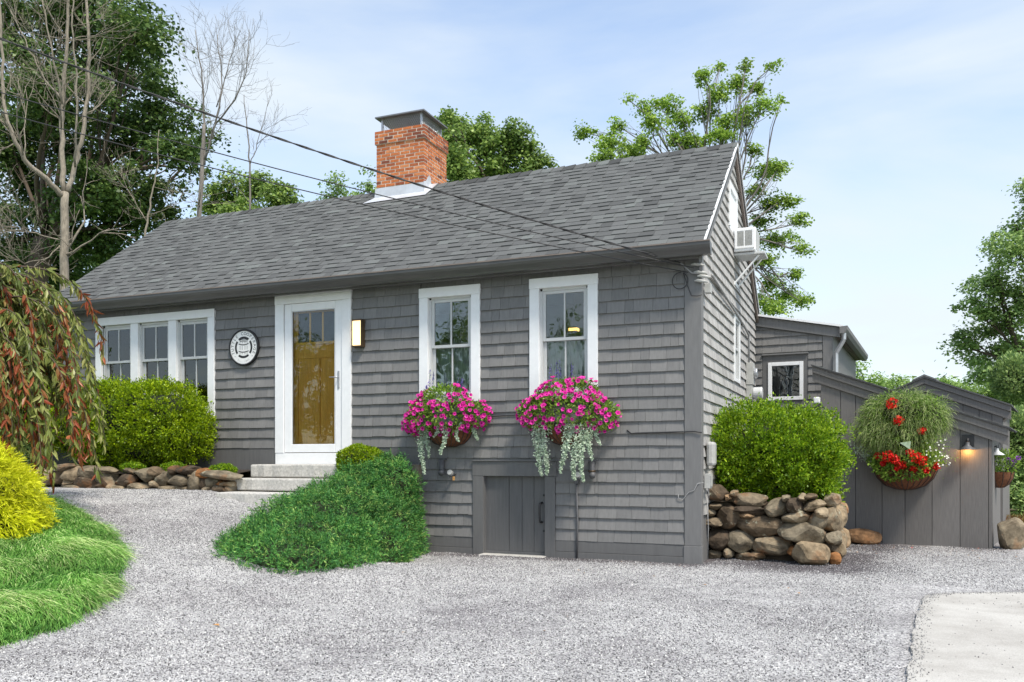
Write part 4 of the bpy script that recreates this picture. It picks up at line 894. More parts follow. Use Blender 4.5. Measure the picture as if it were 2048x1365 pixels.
# electric meter on the gable
mtb = thing('electric_meter', 'grey electric meter box with round dials on the gable wall', 'meter', (.02, 3.95, 2.08))
box('case', 'box_gray', mtb, 0, .11, -.11, .12, .28, .62, .006); box('case', 'box_gray', mtb, 0, .09, -.10, .11, 0, .278, .006)
def xcyl(mb, c, r_, x0, x1, n=20): mb.tube([(x0, c[0], c[1]), (x1, c[0], c[1])], r_, n)
mb = MB(); xcyl(mb, (.0, .46), .085, .111, .16); mb.build('dial', 'steel', mtb, bevel=.01); mb = MB(); xcyl(mb, (.0, .15), .095, .091, .24); mb.build('glass_cover', 'sash', mtb, bevel=.02)
MB().tube([(.03, .0, .62), (.03, .0, 1.03), (.03, -.02, 1.06), (.025, -.55, 1.14), (.025, -3.4, 1.33)], .016, 8).build('conduit', 'cable_gray', mtb, True)
# utility boxes on the corner below
ub = thing('utility_box', 'small grey utility box low on the gable corner', 'box', (.03, .16, .86)); box('case', 'box_gray', ub, 0, .07, -.06, .06, 0, .17, .004); box('lid', 'box_gray', ub, .0705, .078, -.062, .062, .02, .15, .003)
MB().tube([(.04, -.02, 0), (.05, -.03, -.08), (.04, .02, -.12), (.03, .06, -.05), (.04, .03, 0)], .005, 6).build('loop_cable', 'cable_gray', ub)
ub = thing('utility_box', 'rounded pale utility box on the gable corner beside the bush', 'box', (.03, .30, 1.12)); box('case', 'box_gray', ub, 0, .10, -.08, .08, 0, .28, .03); box('hinge_rib', 'box_gray', ub, .03, .07, -.086, -.0805, .03, .25, .002)
# service wires
def sag_curve(A, B, sag, n=28):
    A, B = np.array(A, float), np.array(B, float); return [A + (B - A) * t_ - np.array([0, 0, sag * 4 * t_ * (1 - t_)]) for t_ in np.linspace(0, 1, n)]
def tri_wire(name, label, B, A, sag, r_, mat='cable', twist=True):
    w_ = thing(name, label, 'cable', A); pts = sag_curve(A, B, sag, 120); mb = MB()
    if twist:
        for ph in range(2):
            mb.tube([p + r_ * .75 * np.array([0, math.cos(i * .9 + ph * math.pi), math.sin(i * .9 + ph * math.pi)]) - np.array(A) for i, p in enumerate(pts)], r_ * .75, 6)
    else: mb.tube([p - np.array(A) for p in pts[::4]], r_, 6)
    mb.build('strand', mat, w_, True); return w_
PW = at(-260, -22, 8.0); 
sw = tri_wire('service_cable', 'thick twisted black service cable running down to the house corner', PW, (-.20, -.12, 3.44), .12, .009)
MB().tube([(0, 0, 0), (.06, .02, -.06), (.12, .03, -.12), (.25, .08, -.14)], .008, 6).build('drip_loop', 'cable_gray', sw, True)
sw2 = tri_wire('phone_cable', 'upper of two thin wires sloping across the roof to the corner', at(-260, 108, 9.0), (-.05, -.10, 3.37), .10, .006, twist=False)
sw3 = tri_wire('phone_cable', 'lower of two thin wires sloping across the roof to the corner', at(-260, 150, 9.0), (-.12, -.08, 3.33), .12, .006, twist=False)
ins = thing('cable_bracket', 'cluster of grey insulators and clamps at the house corner', 'bracket', (-.02, -.04, 3.27))
for k, (dx, dz) in enumerate(((.03, .14), (.06, .05), (.10, 0), (.07, -.05))):
    mb = MB(); mb.tube([(dx - .10, -.03, dz + .01), (dx - .06, -.03, dz + .012), (dx + .0, -.02, dz), (dx + .05, -.01, dz - .01)], [.008, .018, .02, .008], 8); mb.build('insulator', 'box_gray', ins, True)
box('clamp', 'pipe_gray', ins, .02, .06, -.04, .03, .06, .13, .004); box('junction_box', 'box_gray', ins, .06, .13, .10, .20, -.16, -.05, .004)
mb = MB(); mb.tube([(-.20 + .09 * math.cos(a), -.005, -.02 + .095 * math.sin(a)) for a in np.linspace(1.4, 7.4, 20)] + [(-.10, -.01, -.12), (-.07, -.005, -.2), (.0, -.005, -.21), (.05, -.005, -.20)], .005, 6); mb.build('loop_cable', 'cable', ins, True)
cb = tag(MB().tube([(-.85, -.028, 1.54), (-.80, -.026, 1.50), (-.74, -.026, 1.505), (-.05, -.045, 1.515), (.03, -.05, 1.50)], .008, 6).build('wall_cable', 'cable', None, True), 'black irrigation cable along the wall from the right basket to the corner', 'cable')
cb = tag(MB().tube([(-2.62, -.026, 1.735), (-2.3, -.024, 1.745), (-2.0, -.026, 1.75)], .007, 6).build('wall_cable', 'cable', None, True), 'short black irrigation cable between the two flower baskets', 'cable')
cb = tag(MB().tube([(.045, -.01, .93), (-.02, -.045, .92), (-.06, -.04, .84), (-.12, -.04, .82), (-.19, -.03, .73), (-.24, -.03, .745), (-.245, -.03, .79)], .005, 6).build('loose_cable', 'cable_gray', None, True), 'thin pale cable curling around the corner board', 'cable')
tag(MB().tube([(.055, .14, .84), (.07, .14, .4), (.06, .15, .03)], .005, 6).build('ground_wire', 'cable_gray', None, True), 'pale ground wire hanging in front of the retaining wall', 'cable')
# pipes by the cellar door
def vent(label, x, z):
    p = thing('vent_elbow', label, 'vent', (x, -.02, z)); box('flange', 'pipe_gray', p, -.05, .05, -.05, .0, .19, .21, .002)
    MB().tube([(0, -.045, .19), (0, -.045, .08), (.005, -.05, .05), (.012, -.065, .03), (.02, -.10, .02)], .038, 10).build('elbow', 'pipe_gray', p, True); MB().tube([(0, -.045, .085), (0, -.045, .065)], .044, 10).build('collar', 'bronze' if x > -2 else 'pipe_gray', p, True)
vent('black vent elbow left of the cellar door', -3.28, 1.0); vent('dark vent elbow right of the cellar door', -1.27, .98)
def tap(label, x, z, tagged):
    p = thing('outdoor_tap', label, 'tap', (x, -.02, z)); MB().tube([(0, .0, 0), (0, -.10, 0), (.01, -.13, -.02)], .016, 8).build('spout', 'pipe_gray', p, True)
    mb = MB(); mb.tube([(0, -.10, .02), (0, -.14, .035)], .034, 12); mb.build('wheel', 'box_gray', p)
    if tagged: box('tag', 'dry', p, .03, .06, -.115, -.112, -.07, -.02, 0)
tap('outdoor tap with a yellow tag left of the cellar door', -3.12, 1.0, True); tap('outdoor tap above the conduit right of the cellar door', -1.42, .98, False)
cp = thing('conduit_pipe', 'thin grey conduit pipe rising right of the cellar door', 'pipe', (-1.47, -.04, -.03)); MB().tube([(0, 0, 0), (.012, 0, .45), (0, 0, .93)], .012, 8).build('pipe', 'pipe_gray', cp, True); box('fitting', 'pipe_gray', cp, -.022, .022, -.02, .03, .93, 1.03, .003)
# lit lamps inside, behind the right window
for k, (x, z, lb) in enumerate(((-1.77, 2.91, 'left of two lit lamps inside behind the right window'), (-1.50, 2.84, 'lower right of two lit lamps inside behind the right window'))):
    lp = thing('ceiling_lamp', lb, 'lamp', (x - .08, 1.0, z), 0, 'lamps inside'); box('shade', 'room_glow', lp, -.06, .06, -.05, .05, 0, .035, .004); box('frame', 'bronze', lp, -.07, .07, -.055, .055, .036, .05, .002); box('frame', 'bronze', lp, -.05, .05, -.045, .045, -.02, -.001, .002)
    MB().tube([(0, 0, .05), (0, 0, .6)], .004, 5).build('stem', 'bronze', lp)
# barn lamp on the shed: local frame of the shed
SO = Vector((3.31, 3.17, 0)); SR = Matrix.Rotation(R(-10), 3, 'Z')
def sw_(u, y, z): return SO + SR @ Vector((u, y, z))
bl_ = thing('barn_lamp', 'black barn lamp with a metal shade lit on the shed wall', 'lamp', sw_(-.286, -.0, 1.33), R(-10))
box('back_plate', 'black', bl_, -.075, .075, -.012, .0, .04, .20, .003); MB().tube([(0, -.012, .13), (0, -.05, .14), (0, -.075, .10)], .02, 8).build('arm', 'black', bl_, True)
MB().lathe([(.025, .10), (.03, .06), (.06, .03), (.115, .0), (.112, -.004), (.05, .025)], 20, (0, -.075, 0)).build('shade', 'pipe_gray', bl_, True)
MB().lathe([(.0, .06), (.012, .055), (.018, .04), (.012, .022), (.0, .018)], 12, (0, -.075, 0)).build('bulb', emit_mat('barn_bulb', (1.0, .45, .12), 1.5), bl_, True)
pl = bpy.data.lights.new('barn_bulb', 'POINT'); pl.energy = 1.9; pl.color = (1, .48, .14); pl.shadow_soft_size = .02; po = bpy.data.objects.new('bulb_light', pl); link(po, bl_); po.location = (0, -.075, -.02)

# ------------------------------------------------------------------ shrubs and ground plants
def shrub(name, label, cat, ells, n, L, W, mat, seed, up=.35, lump=.14, lscale=3, dpt=.28, core=.80, tilt=.9, cname='foliage', zmin=None, stems=None, base=None, group=None, sprigs=0, clusters=None):
    rng = np.random.default_rng(seed); base = np.array(base if base is not None else [*ells[0][0][:2], 0.]); t_ = thing(name, label, cat, base, 0, group)
    el = [(tuple(np.array(e[0]) - base), *e[1:]) for e in ells]
    P, Nn = mass_points(rng, el, n, lump, lscale, dpt, (lambda x, y: zmin(x + base[0], y + base[1]) - base[2]) if zmin else None)
    if clusters:
        k_, rad = clusters; Pc, Nc = mass_points(rng, el, k_, lump * 1.2, lscale, .12); ic_ = np.repeat(np.arange(len(Pc)), n // k_)
        sz = rng.uniform(.5, 1.35, len(Pc))[ic_][:, None] * rad; P2 = Pc[ic_] + rng.normal(size=(len(ic_), 3)) * sz * .55 + Nc[ic_] * sz * .5
        m_ = len(P) // 5; P = np.concatenate([P[:m_] - Nn[:m_] * rad * .9, P2]); Nn = np.concatenate([Nn[:m_], unit(Nc[ic_] + (P2 - Pc[ic_]) / rad)])
    D = unit(Nn * .7 + rng.normal(size=P.shape) * tilt * .6 + np.array([0, 0, up]))
    nn = unit(Nn + rng.normal(size=P.shape) * tilt)
    Q = leaf_quads(P, D, nn, L * rng.uniform(.6, 1.3, len(P)), W * rng.uniform(.7, 1.2, len(P)), .2)
    o = quads(cname, Q, np.clip(rng.beta(2, 2, len(P)), 0, 1), mat, t_); o['kind'] = 'stuff'
    if sprigs:
        P, Nn = mass_points(rng, el, sprigs, lump, lscale, .03); d0 = unit(Nn + rng.normal(size=P.shape) * .35 + np.array([0, 0, up])); Qs = []; Ls = rng.uniform(.03, .10, len(P))[:, None]; r0 = np.clip(rng.beta(3, 2, len(P)), 0, 1)
        for k in range(9):
            pp = P + d0 * Ls * (k / 8 - .2); Qs.append(leaf_quads(pp, unit(d0 + rng.normal(size=P.shape) * .9), unit(rng.normal(size=P.shape) + np.array([0, 0, .6])), L * rng.uniform(.6, 1.1, len(P)), W, .2))
        quads('sprigs', np.concatenate(Qs), np.tile(np.clip(r0 + .1, 0, 1), 9), mat, t_)['kind'] = 'stuff'
    if core: core_mesh(el, core, 'shade_core', t_)
    if stems:
        for (a, b_, r0) in stems:
            MB().tube([np.array(a) - base, (np.array(a) + np.array(b_)) / 2 - base + rng.normal(size=3) * .02, np.array(b_) - base], [r0, r0 * .8, r0 * .6], 6).build('stem', 'bark', t_, True)
    return t_
# clipped hedge
hed = [((-7.57, -.45, 1.82), (.58, .38, .42), 3.2), ((-8.25, -.45, 1.84), (.62, .38, .44), 3.2), ((-8.95, -.45, 1.82), (.6, .38, .43), 3.2), ((-9.5, -.45, 1.85), (.5, .38, .45), 3.0), ((-7.22, -.42, 1.52), (.38, .30, .30), 2.4), ((-8.0, -.40, 1.42), (.5, .26, .3), 2.4), ((-8.7, -.40, 1.42), (.5, .26, .3), 2.4)]
shrub('clipped_hedge', 'clipped bright green hedge below the triple window', 'hedge', hed, 56000, .034, .021, 'box', 71, .45, .17, 4.5, .34, .72, sprigs=2400, clusters=(1150, .075), stems=[((-7.25, -.5, 1.0), (-7.3, -.5, 1.5), .035), ((-7.95, -.45, 1.0), (-7.9, -.5, 1.5), .03), ((-8.6, -.45, 1.0), (-8.5, -.5, 1.5), .03)])
# bush above the retaining wall
bsh = [((.60, 1.36, 1.36), (.72, .60, .44), 2.7), ((.86, 1.42, 1.16), (.54, .52, .44), 2.4), ((.34, 1.30, 1.18), (.44, .42, .38), 2.4), ((1.16, 1.3, .95), (.26, .32, .28))]
shrub('round_bush', 'large round bright green bush above the fieldstone retaining wall', 'bush', bsh, 50000, .038, .021, 'bush', 72, .5, .36, 3.6, .45, .58, sprigs=2600, clusters=(900, .085), stems=[((.7, 1.3, .6), (.75, 1.35, 1.2), .05)])
# juniper bank
jun = [((-4.08, -.50, .50), (.60, .50, .66)), ((-4.10, -1.05, .36), (.72, .70, .60)), ((-4.0, -1.65, .28), (.76, .75, .50)), ((-3.88, -2.25, .20), (.80, .70, .40)), ((-3.66, -2.82, .12), (.72, .56, .30)), ((-3.62, -.62, .12), (.26, .5, .60)), ((-3.40, -2.5, .06), (.50, .62, .28)), ((-3.50, -1.6, .10), (.46, .7, .42)), ((-4.02, -2.78, .22), (.40, .40, .24)), ((-3.76, -.52, .60), (.32, .42, .60)), ((-3.55, -1.0, .2), (.30, .5, .55))]
def juniper():
    rng = np.random.default_rng(73); base = np.array([-4.0, -1.6, 0.]); t_ = thing('juniper', 'spreading green juniper spilling down the bank right of the steps', 'shrub', base)
    el = [(tuple(np.array(e[0]) - base), *e[1:]) for e in jun]
    P, Nn = mass_points(rng, el, 19000, .20, 4.0, .14, lambda x, y: gz(x + base[0], y + base[1]) - .02)
    # every point carries a spray of needles along one twig
    dirn = unit(Nn * .55 + rng.normal(size=P.shape) * .45 + np.array([.10, -.42, -.02])); Qs = []; rn = []
    r0 = np.clip(rng.beta(2, 2.2, len(P)), 0, 1)
    for k in range(8):
        s_ = (k + .5) / 8; Lt = .085
        pp = P + dirn * (Lt * s_) + np.array([0, 0, .012 * s_ * s_])
        dd = unit(dirn * .9 + rng.normal(size=P.shape) * .62)
        Qs.append(leaf_quads(pp, dd, unit(Nn + rng.normal(size=P.shape) * .6), .042 * rng.uniform(.7, 1.3, len(P)), .0085, .1)); rn.append(np.clip(r0 + rng.normal(size=len(P)) * .12 + .1 * s_, 0, 1))
    o = quads('needles', np.concatenate(Qs), np.concatenate(rn), 'juniper', t_); o['kind'] = 'stuff'
    core_mesh(el, .86, 'shade_core', t_)
juniper()
shrub('low_shrub', 'small yellow green leafy shrub at the top of the juniper bank', 'shrub', [((-4.30, -.38, 1.18), (.34, .26, .20))], 7000, .034, .018, 'box', 74, .3, .15, 5)
# golden thread cypress
def golden():
    rng = np.random.default_rng(75); base = np.array([-6.02, -4.35, .42]); t_ = thing('golden_shrub', 'bright yellow thread leaf shrub at the left edge', 'shrub', base)
    el = [((0, 0, .36), (.52, .50, .46)), ((-.40, .1, .55), (.5, .5, .50)), ((.20, -.05, .18), (.36, .4, .32))]
    P, Nn = mass_points(rng, el, 7500, .25, 3.5, .25)
    dirn = unit(Nn * .8 + rng.normal(size=P.shape) * .35 + np.array([0, 0, -.25])); Qs = []; rn = []; r0 = rng.beta(2.2, 2, len(P))
    for k in range(9):
        s_ = (k + .5) / 9; pp = P + dirn * (.13 * s_) - np.array([0, 0, .05 * s_ * s_])
        dd = unit(dirn + rng.normal(size=P.shape) * .42 - np.array([0, 0, .25]))
        Qs.append(leaf_quads(pp, dd, unit(Nn + rng.normal(size=P.shape) * .6), .055 * rng.uniform(.7, 1.3, len(P)), .0085, .1)); rn.append(np.clip(r0 * .75 + .3 * s_ + rng.normal(size=len(P)) * .1, 0, 1))
    o = quads('threads', np.concatenate(Qs), np.concatenate(rn), 'golden', t_); o['kind'] = 'stuff'
    core_mesh(el, .74, 'shade_core', t_)
golden()
# combed fescue patch
def fescue():
    rng = np.random.default_rng(76)
    edge = np.array([(-3.36, -6.0), (-3.45, -5.5), (-4.0, -4.55), (-4.35, -4.15), (-5.15, -3.5), (-6.0, -3.1), (-6.9, -2.75), (-8.5, -2.6), (-8.5, -7.2), (-3.3, -7.2)])
    def inside(x, y):
        c = np.zeros(len(x), bool)
        for i in range(len(edge)):
            (x1, y1), (x2, y2) = edge[i], edge[(i + 1) % len(edge)]
            m_ = ((y1 > y) != (y2 > y)) & (x < (x2 - x1) * (y - y1) / (y2 - y1 + 1e-12) + x1); c ^= m_
        return c
    def edist(x, y):
        d = np.full(len(x), 9.)
        for i in range(7):
            a, b_ = edge[i], edge[i + 1]; ab = b_ - a; t_ = np.clip(((x - a[0]) * ab[0] + (y - a[1]) * ab[1]) / (ab @ ab), 0, 1)
            d = np.minimum(d, np.hypot(x - a[0] - t_ * ab[0], y - a[1] - t_ * ab[1]))
        return d
    def tuft(x, y): return np.array([mnoise.noise(Vector((a * 2.2, b_ * 2.2, 5))) for a, b_ in zip(x, y)])
    base = np.array([-5.0, -5.0, 0.]); o_ = thing('fescue_patch', 'mound of long combed green grass at the lower left', 'grass', base)
    n = 150000; x = rng.uniform(-7.6, -3.3, n); y = rng.uniform(-7.0, -2.6, n); k = inside(x, y)
    # only the part that can be seen from around the camera
    x, y = x[k], y[k]; h = .12 * np.minimum(1, edist(x, y) / .35) ** .6; tf = tuft(x, y)
    z = gz(x, y) + h * (1 + .55 * tf)
    ang = -.55 + .9 * tf + rng.normal(size=len(x)) * .35
    D = np.stack([np.cos(ang), np.sin(ang), -.10 + rng.normal(size=len(x)) * .22 + .15 * tf], 1); D = unit(D)
    P = np.stack([x, y, z - .04 * rng.random(len(x))], 1); Nn = unit(np.array([0, 0, 1.]) + rng.normal(size=P.shape) * .5)
    L = rng.uniform(.10, .25, len(x)); S = unit(np.cross(D, Nn)); w_ = .0050
    mid = P + D * (L * .55)[:, None] + np.array([0, 0, .018]); tip = P + D * L[:, None] - np.array([0, 0, .02])
    Q = np.stack([P - S * w_ * .5, P + S * w_ * .5, mid + S * w_ * .45, mid - S * w_ * .45], 1); Q2 = np.stack([mid - S * w_ * .45, mid + S * w_ * .45, tip + S * .0006, tip - S * .0006], 1)
    r0 = np.clip(.48 + .42 * tf + rng.normal(size=len(x)) * .24, 0, 1)
    Q = np.concatenate([Q, Q2]) - base; o = quads('blades', Q, np.concatenate([r0, np.clip(r0 + .12, 0, 1)]), 'grass', o_); o['kind'] = 'stuff'
    # thatch under the blades
    xs = np.arange(-7.6, -3.25, .08); ys = np.arange(-7, -2.5, .08); X, Y = np.meshgrid(xs, ys); ins_ = inside(X.ravel(), Y.ravel()).reshape(X.shape)
    hh = (.12 * np.minimum(1, edist(X.ravel(), Y.ravel()) / .35) ** .6 * (1 + .55 * tuft(X.ravel(), Y.ravel()))).reshape(X.shape)
    Z = gz(X, Y) + np.where(ins_, hh - .05, -.06); nx = len(xs)
    me_f = [(j * nx + i, j * nx + i + 1, (j + 1) * nx + i + 1, (j + 1) * nx + i) for j in range(len(ys) - 1) for i in range(nx - 1)]
    MB().add(np.stack([X, Y, Z], -1).reshape(-1, 3) - base, me_f).build('thatch', 'lawn', o_, True)
fescue()
# small herbs on the stone wall
for k, (x, z) in enumerate(((-6.15, 1.06), (-7.0, 1.08), (-7.75, 1.08))):
    shrub('creeping_herb', ['low green herb on the stone wall beside the steps', 'low green herb in the middle of the stone wall top', 'low green herb at the far left of the stone wall top'][k], 'plant', [((x, -.80, z), (.22, .10, .07))], 1500, .03, .02, 'bush', 80 + k, .3, .3, 6, .4, 0, base=(x, -.8, z - .05), group='herbs on the stone wall')

# weeping tree with green and red leaves
def weeping():
    rng = np.random.default_rng(77); base = np.array([-7.32, -3.54, .72]); t_ = thing('weeping_tree', 'weeping tree with long olive and red leaves at the left edge', 'tree', base)
    MB().tube([(0, 0, -.1), (.03, .02, .7), (-.02, 0, 1.5), (.05, .02, 2.2), (.0, 0, 2.5)], [.075, .06, .055, .045, .03], 8).build('trunk', 'bark', t_, True)
    brm = MB(); LP = []; LD = []; LR = []
    for k in range(165):
        a = rng.uniform(0, 2 * math.pi) if k < 40 else rng.uniform(-1.5, .9); reach = rng.uniform(.35, 1.5); top = rng.uniform(1.2, 2.55)
        d = np.array([math.cos(a), math.sin(a), 0]); p0 = np.array([0, 0, top]); drop = rng.uniform(.7, 1.9); pts = []
        side = np.array([-d[1], d[0], 0]) * rng.uniform(-.25, .25)
        for s_ in np.linspace(0, 1, 14):
            pts.append(p0 + d * reach * (1 - (1 - s_) ** 1.7) + side * s_ + np.array([0, 0, .30 * math.sin(s_ * math.pi * .7) - drop * s_ ** 2.3]))
        pts = [p for p in pts if p[2] > .12 + rng.random() * .1]
        if len(pts) < 4: continue
        brm.tube(pts, list(np.linspace(.012, .003, len(pts))), 5); red = rng.random() < .38
        pa = np.array(pts); seg = np.linspace(1.5, len(pts) - 1.01, int(34 + reach * 22))
        for q in seg:
            i = int(q); f = q - i; p = pa[i] * (1 - f) + pa[i + 1] * f; tg = unit(pa[i + 1] - pa[i])
            for _ in range(2):
                dd = unit(tg * .45 + rng.normal(size=3) * .42 + np.array([0, 0, -.75])); LP.append(p + rng.normal(size=3) * .012); LD.append(dd)
                e = q / (len(pts) - 1)
                LR.append(np.clip(rng.uniform(.70, 1) if (red and e > .62 and rng.random() < .75) or rng.random() < .05 else rng.uniform(0, .66), 0, 1))
    brm.build('branches', 'bark', t_, True)['kind'] = 'stuff'
    LP, LD, LR = np.array(LP), np.array(LD), np.array(LR); L = rng.uniform(.085, .15, len(LP)); W = L * .27
    Nn = unit(rng.normal(size=LP.shape) + np.array([.2, -.5, .3])); S = unit(np.cross(LD, Nn)); Nn = np.cross(S, LD)
    # each leaf: a folded, slightly curled blade of six triangles
    verts = np.stack([LP, LP + LD * (L * .35)[:, None] - S * (W * .5)[:, None] + Nn * (W * .18)[:, None], LP + LD * (L * .35)[:, None], LP + LD * (L * .35)[:, None] + S * (W * .5)[:, None] + Nn * (W * .18)[:, None],
                      LP + LD * (L * .75)[:, None] - S * (W * .3)[:, None] + Nn * (W * .02)[:, None], LP + LD * (L * .75)[:, None] - Nn * (W * .15)[:, None], LP + LD * (L * .75)[:, None] + S * (W * .3)[:, None] + Nn * (W * .02)[:, None], LP + LD * L[:, None] - Nn * (W * .45)[:, None]], 1)
    fc = [(0, 2, 1), (0, 3, 2), (1, 2, 5, 4), (2, 3, 6, 5), (4, 5, 7), (5, 6, 7)]
    dp = np.array([depth(p + base) for p in LP]); wt = L / dp
    xi = CX + F_PX * ((LP + base - CAM) @ RT) / dp; wt = np.where((xi > 0) , wt, 0)
    pieces('leaf', [(verts[i], fc, float(LR[i]), float(wt[i])) for i in range(len(LP))], 'peach', t_, 300, rest_name='foliage')
weeping()

# ------------------------------------------------------------------ flower baskets
def petunia_mesh():
    v = [(0, 0, -.012)]; n = 10
    for k in range(n): a = 2 * math.pi * k / n; v.append((.007 * math.cos(a), .007 * math.sin(a), -.002))
    for k in range(n): a = 2 * math.pi * k / n; r_ = .024 if k % 2 == 0 else .0195; v.append((r_ * math.cos(a), r_ * math.sin(a), .004 if k % 2 == 0 else .006))
    f = [(0, 1 + k, 1 + (k + 1) % n) for k in range(n)] + [(1 + k, 11 + k, 11 + (k + 1) % n, 1 + (k + 1) % n) for k in range(n)]
    return np.array(v), f
def orient(v, nrm, rng):
    q = Vector(nrm).to_track_quat('Z', 'Y').to_matrix(); q = np.array(q @ Matrix.Rotation(rng.uniform(0, 6.28), 3, 'Z')); return v @ q.T
def half_basket(par, r_, h, y0=0.0):
    """half-round wire hay basket with a coir liner"""
    prof = [(r_, 0), (r_ * .97, -h * .25), (r_ * .86, -h * .55), (r_ * .62, -h * .85), (r_ * .3, -h), (0.01, -h * 1.02)]
    MB().lathe([(p * .985, z) for p, z in prof], 20, (0, y0, 0), a0=math.pi, a1=2 * math.pi).build('liner', 'coco', par, True)
    mb = MB()
    for k in range(13):
        a = math.pi + math.pi * k / 12; mb.tube([(p * math.cos(a), y0 + p * math.sin(a), z) for p, z in prof], .0045, 5)
    mb.tube([(r_ * math.cos(a), y0 + r_ * math.sin(a), 0) for a in np.linspace(math.pi, 2 * math.pi, 20)], .007, 6); mb.tube([(-r_, y0, 0), (r_, y0, 0)], .007, 6)
    mb.build('wire_frame', 'black', par, True)
    MB().lathe([(0.01, -.02), (r_ * .95, -.03)], 20, (0, y0, 0), a0=math.pi, a1=2 * math.pi).build('soil', 'soil', par)
def vine(rng, par, p0, L, out=.05, w_=.05, dens=150):
    pts = [np.array(p0) + np.array([0, -out * s_, .02 * math.sin(s_ * 3) - L * s_]) + np.array([.05 * math.sin(s_ * 4 + p0[0] * 9) * s_, 0, 0]) for s_ in np.linspace(0, 1, 12)]
    n = int(dens * L / .4); s_ = rng.random(n) ** .8 * (11 - 1e-3); i = s_.astype(int); f = (s_ - i)[:, None]; pa = np.array(pts)
    taper = (1.1 - s_ / 11)[:, None]
    P = pa[i] * (1 - f) + pa[i + 1] * f + rng.normal(size=(n, 3)) * np.array([w_, w_ * .6, .015]) * taper
    D = unit(rng.normal(size=(n, 3)) * .6 + np.array([0, -.3, -.7])); Nn = unit(rng.normal(size=(n, 3)) * .5 + np.array([.1, -1, .4]))
    o = quads('trailing_vine', leaf_quads(P, D, Nn, .024 * rng.uniform(.7, 1.3, n), .022 * rng.uniform(.7, 1.2, n), .15, .5), rng.random(n), 'silver', par)
def flower_basket(label, loc, seed, el, nfl, vines, salv, leafy=0):
    rng = np.random.default_rng(seed); b_ = thing('flower_basket', label, 'flower basket', loc, 0, 'petunia baskets under the windows')
    half_basket(b_, .33, .26)
    box('wall_bracket', 'black', b_, -.34, .34, .0, .018, -.03, .0, .002)
    P, Nn = mass_points(rng, el, 5200, .2, 7, .35); k = P[:, 1] < .01; P, Nn = P[k], Nn[k]
    D = unit(Nn + rng.normal(size=P.shape) * .6); o = quads('foliage', leaf_quads(P - Nn * .02, D, unit(Nn + rng.normal(size=P.shape) * .8), .045 * rng.uniform(.6, 1.3, len(P)), .02, .2), rng.random(len(P)), 'basket_leaf', b_); o['kind'] = 'stuff'
    P, Nn = mass_points(rng, el, nfl * 5, .2, 7, .05); k = (P[:, 1] < -.0) & (Nn[:, 1] < .5); P, Nn = P[k], Nn[k]
    if leafy: 
        k = ~((P[:, 0] > -.22) & (P[:, 0] < .12) & (P[:, 2] > .30)) ; P, Nn = P[k], Nn[k]
    pv, pf = petunia_mesh(); c = 0
    rest_ = MB()
    for p, n_ in zip(P, Nn):
        d = unit(n_ * .8 + np.array([.15, -.7, .25]) + rng.normal(size=3) * .3); s_ = rng.uniform(.95, 1.45)
        tone = float(rng.uniform(.3, 1)); m_ = MB(); vv = orient(pv * s_, d, rng) + p + n_ * .015
        m_.add(vv, pf[:10], .05 if rng.random() < .8 else .2); m_.add(vv, pf[10:], tone)
        if c < nfl: m_.build('petunia_flower', 'petunia', b_)
        c += 1
        if c >= nfl: break
    for (x, y, z, L, w_) in vines: vine(rng, b_, (x, y, z), L, .03, w_, 330)
    for (x, y, z, L) in salv:
        sp = MB().tube([(x, y, z - .2), (x + .01, y, z + L)], .003, 5).build('salvia_spike', 'basket_leaf', b_)
        n = 70; s_ = rng.random(n); P = np.array([x, y, z]) + np.stack([.01 * s_, 0 * s_, L * s_], 1) + rng.normal(size=(n, 3)) * .008 * (1.2 - s_)[:, None]
        quads('florets', leaf_quads(P, unit(rng.normal(size=(n, 3)) + np.array([0, 0, .4])), unit(rng.normal(size=(n, 3))), .018, .011, .1), rng.random(n), 'salvia', sp)
    return b_
flower_basket('half round basket of pink petunias under the left sash window', (-3.18, -.02, 1.62), 91,
              [((-.02, -.17, .13), (.50, .28, .25)), ((.0, -.14, .33), (.34, .20, .20)), ((-.38, -.15, .05), (.20, .2, .16)), ((.40, -.12, .14), (.20, .18, .17))], 270,
              [(-.26, -.28, .02, .62, .035), (-.20, -.26, .0, .40, .03), (.10, -.34, .0, .36, .025), (.27, -.28, .02, .22, .02), (.42, -.15, .02, .20, .02), (-.02, -.33, .0, .14, .02)],
              [(-.24, -.12, .50, .22), (-.20, -.10, .52, .17), (.16, -.12, .46, .13), (.22, -.12, .47, .13), (-.30, -.1, .42, .1)], 1)
flower_basket('fuller half round basket of pink petunias with long silver vines under the right sash window', (-1.56, -.02, 1.62), 92,
              [((.0, -.18, .15), (.52, .30, .26)), ((.02, -.15, .36), (.38, .22, .19)), ((-.40, -.15, .14), (.22, .2, .18)), ((.44, -.14, .10), (.22, .2, .18))], 290,
              [(-.30, -.28, .05, .66, .05), (-.22, -.30, .0, .60, .05), (.06, -.36, .0, .58, .035), (.20, -.33, .0, .66, .045), (.27, -.30, .02, .70, .04), (.34, -.26, .02, .45, .035), (.40, -.2, .0, .25, .02), (.12, -.34, .0, .3, .03)],
              [(-.22, -.10, .52, .20), (-.14, -.10, .55, .20), (-.10, -.12, .54, .22), (.06, -.12, .55, .18)])
